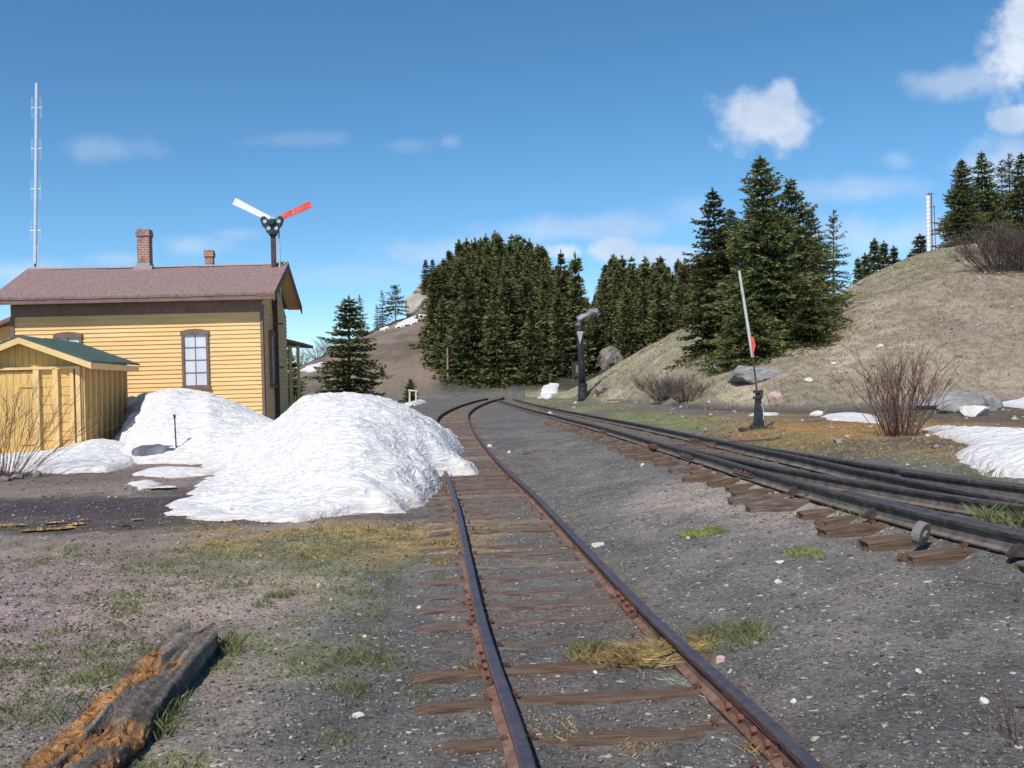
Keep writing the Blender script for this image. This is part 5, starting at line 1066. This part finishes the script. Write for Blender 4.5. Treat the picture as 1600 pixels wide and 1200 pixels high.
sp = []; r = np.random.RandomState(5)
for _ in range(5200):     # thin green grass left of the old track, following the same noise as the ground tint
    D = 3.3 * (11.5 / 3.3) ** r.rand(); x = float(c1(D)) - 1.0 - r.rand() * (D * .62 + .2)
    k = float(fbm(x, D, 1.1, 4, 41) + .35 * fbm(x, D, 7., 3, 23)) 
    if k > .70: sp.append((x, D, .05 + .03 * r.rand(), 14, .022 + .02 * r.rand() + (.02 if r.rand() < .06 else 0), .7))
for px, py, rad, n, h in ((435, 932, .10, 260, .05), (410, 945, .07, 130, .04), (545, 1078, .12, 260, .05), (620, 1040, .12, 160, .05), (560, 1030, .14, 260, .045), (640, 1085, .12, 160, .04), (250, 1120, .12, 160, .09), (225, 1150, .12, 160, .10), (355, 1010, .09, 130, .09), (365, 1020, .08, 90, .08), (160, 1060, .16, 200, .07), (60, 1110, .25, 350, .06), (530, 1158, .1, 160, .04), (680, 905, .08, 110, .04),
                          (1140, 998, .22, 420, .07), (1170, 995, .08, 190, .06), (1100, 1000, .12, 220, .06), (925, 1024, .07, 420, .085), (908, 1028, .05, 200, .07), (1035, 998, .07, 200, .06), (1265, 775, .07, 90, .10), (1330, 800, .35, 220, .06), (1385, 772, .16, 120, .09), (1595, 820, .3, 260, .16), (1525, 750, .2, 70, .12), (985, 700, .4, 160, .05), (1010, 706, .3, 160, .05)):
    p = G(px, py); sp.append((p.x, p.y, rad, n, h, .45))
for px, py, a in ((1000, 651, 1.6), (1060, 660, 1.2), (950, 637, 2.0), (1180, 706, .6), (1100, 685, .6), (880, 628, 2.4)):
    for k in range(60): p = G(px, py); sp.append((p.x + r.normal(0, a * .5), p.y + r.normal(0, a * 1.3), .12, 10, .06, .5))
blades('grass', sp, ((.12, .145, .05), (.25, .26, .12)), 'thin spring grass sprouting in the gravel', 1)
sp = []
for px, py, rad, n, h in ((1095, 835, .14, 420, .05), (1078, 838, .07, 170, .05), (1118, 833, .08, 200, .05), (1255, 865, .11, 300, .04), (1275, 869, .07, 130, .035), (1240, 862, .06, 120, .04)):
    p = G(px, py); sp.append((p.x, p.y, rad, n, h, .6))
blades('bright_grass', sp, ((.20, .235, .06), (.36, .38, .12)), 'bright yellow-green tufts in the open cinders', 6)
sp = []
for px, py, rad, n, h, ln in ((1005, 1030, .13, 900, .07, 1.3), (955, 1034, .10, 500, .05, 1.3), (1035, 1024, .09, 700, .08, 1.2), (985, 1034, .1, 500, .04, 1.5), (1090, 1012, .08, 160, .07, .9), (920, 1032, .10, 200, .08, .6), (690, 880, .1, 120, .05, .7), (720, 835, .12, 200, .05, .7), (750, 830, .1, 150, .05, .7), (700, 850, .12, 180, .05, .7), (860, 1140, .15, 160, .03, .9), (1000, 1170, .1, 100, .03, .9), (735, 1050, .06, 90, .05, .8), (1190, 1180, .08, 90, .05, .8), (270, 1100, .05, 40, .06, .8)):
    p = G(px, py); sp.append((p.x, p.y, rad, n, h, ln))
for _ in range(900):
    px = r.uniform(300, 700); py = r.uniform(815, 872); p = G(px, py)
    if float(fbm(p.x, p.y, 1.6, 3, 35)) > .5: sp.append((p.x, p.y, .08, 12, .028, .9))
for _ in range(650):
    px = r.uniform(1150, 1520); py = 655 + r.uniform(-8, 60); p = G(px, py)
    if p.x > float(fs(p.y)) + .6: sp.append((p.x, p.y, .13, 14, .035, .9))
blades('dry_grass', sp, ((.30, .19, .07), (.52, .40, .20)), 'straw-coloured dry grass between and beside the rails', 2)
sp = []
for px, py, rad, n in ((1082, 1070, .07, 420), (1100, 1078, .05, 200), (1062, 1068, .05, 160), (1112, 1095, .03, 90), (1395, 770, .09, 160)):
    p = G(px, py); sp.append((p.x, p.y, rad, n, .028, 1.2))
blades('sage_plant', sp, ((.26, .29, .20), (.46, .48, .38)), 'pale grey-green sage sprig inside the near rail', 3)
# hillside grass texture: short dry tufts
sp = []
for _ in range(7500):
    D = r.uniform(28, 61); u = r.uniform(.06, .56); Dt_ = np.interp(u, RT[0], RT[1])
    if D > Dt_ + .8: sp.append((u * D, D, .22, 6, r.uniform(.05, .15), .9))
blades('hill_grass', sp, ((.20, .165, .10), (.40, .33, .22)), 'short dead grass on the bare hillside', 4)
# ---------------------------------------------------------------- gravel (stuff)
def gravel(name, n, dmin, dmax, size, cols, label, seed, reject=None, pw=1.0):
    r = np.random.RandomState(seed); D = dmin * (dmax / dmin) ** (r.rand(n) ** pw); X = D * r.uniform(-.56, .56, n)
    if reject is not None: k = ~reject(X, D); X = X[k]; D = D[k]
    n = len(X); Z = ground(X, D); s = size[0] + (size[1] - size[0]) * r.rand(n) ** 3.5; s = s * (1 + .05 * D)
    base = np.array([(1, 0, 0), (0, 1, 0), (-1, 0, 0), (0, -1, 0), (0, 0, .75), (0, 0, -.6)], float); fc = np.array([(0, 1, 4), (1, 2, 4), (2, 3, 4), (3, 0, 4), (1, 0, 5), (2, 1, 5), (3, 2, 5), (0, 3, 5)])
    P = base[None] * (1 + r.uniform(-.35, .35, (n, 6, 3))); a = r.uniform(0, 6.283, n); ca, sa = np.cos(a)[:, None], np.sin(a)[:, None]; asp = r.uniform(.6, 1.3, n)[:, None]
    x = P[:, :, 0] * asp; y = P[:, :, 1]; tl_ = r.uniform(-.5, .5, n)[:, None]; zz = P[:, :, 2] + tl_ * x
    V = np.stack([(x * ca - y * sa) * s[:, None] + X[:, None], (x * sa + y * ca) * s[:, None] + D[:, None], zz * s[:, None] * .8 + (Z + s * .18)[:, None]], -1).reshape(-1, 3)
    Fc = (fc[None] + (np.arange(n) * 6)[:, None, None]).reshape(-1, 3); ci = r.choice(len(cols), n, p=[c[3] for c in cols]); cc = np.array([c[:3] for c in cols])[ci] * r.uniform(.65, 1.25, n)[:, None]
    m = mat(name + '_stone', (1, 1, 1), None, .9, 40, 0, vcol=True); o = npmesh(name, V, Fc, m, colr=np.repeat(cc, 6, 0)); tag(o, label, 'gravel', kind='stuff')
rej = lambda X, D: ((X < -2.4) & (D > 9.0)) | ((X < -.6) & (D > 11)) | (np.abs(X - c1(D) - .485) < .05) | (np.abs(X - c1(D) + .485) < .05) | (X > ns(D) + 1.2)
gravel('gravel', 52000, 2.9, 20, (.003, .012), [(.13, .122, .115, .50), (.20, .175, .155, .20), (.22, .16, .14, .14), (.07, .065, .07, .10), (.40, .37, .35, .01), (.28, .25, .23, .05)], 'loose cinder gravel of the yard', 1, rej, .85)
rej2 = lambda X, D: (X < ns(D) + 1.6 + dv(D)) | (D < 9)
gravel('scattered_stones', 1500, 9, 60, (.010, .045), [(.33, .29, .26, .5), (.5, .45, .41, .2), (.2, .17, .15, .3)], 'loose pale stones strewn on the hillside and its foot', 2, rej2, .8)
rej3 = lambda X, D: (X > -2.0)
gravel('road_stones', 9000, 3.5, 20, (.004, .02), [(.22, .16, .16, .5), (.3, .25, .22, .2), (.13, .10, .10, .3)], 'reddish crushed stone on the dirt road at left', 3, rej3, .8)
print('objects', len(bpy.data.objects))
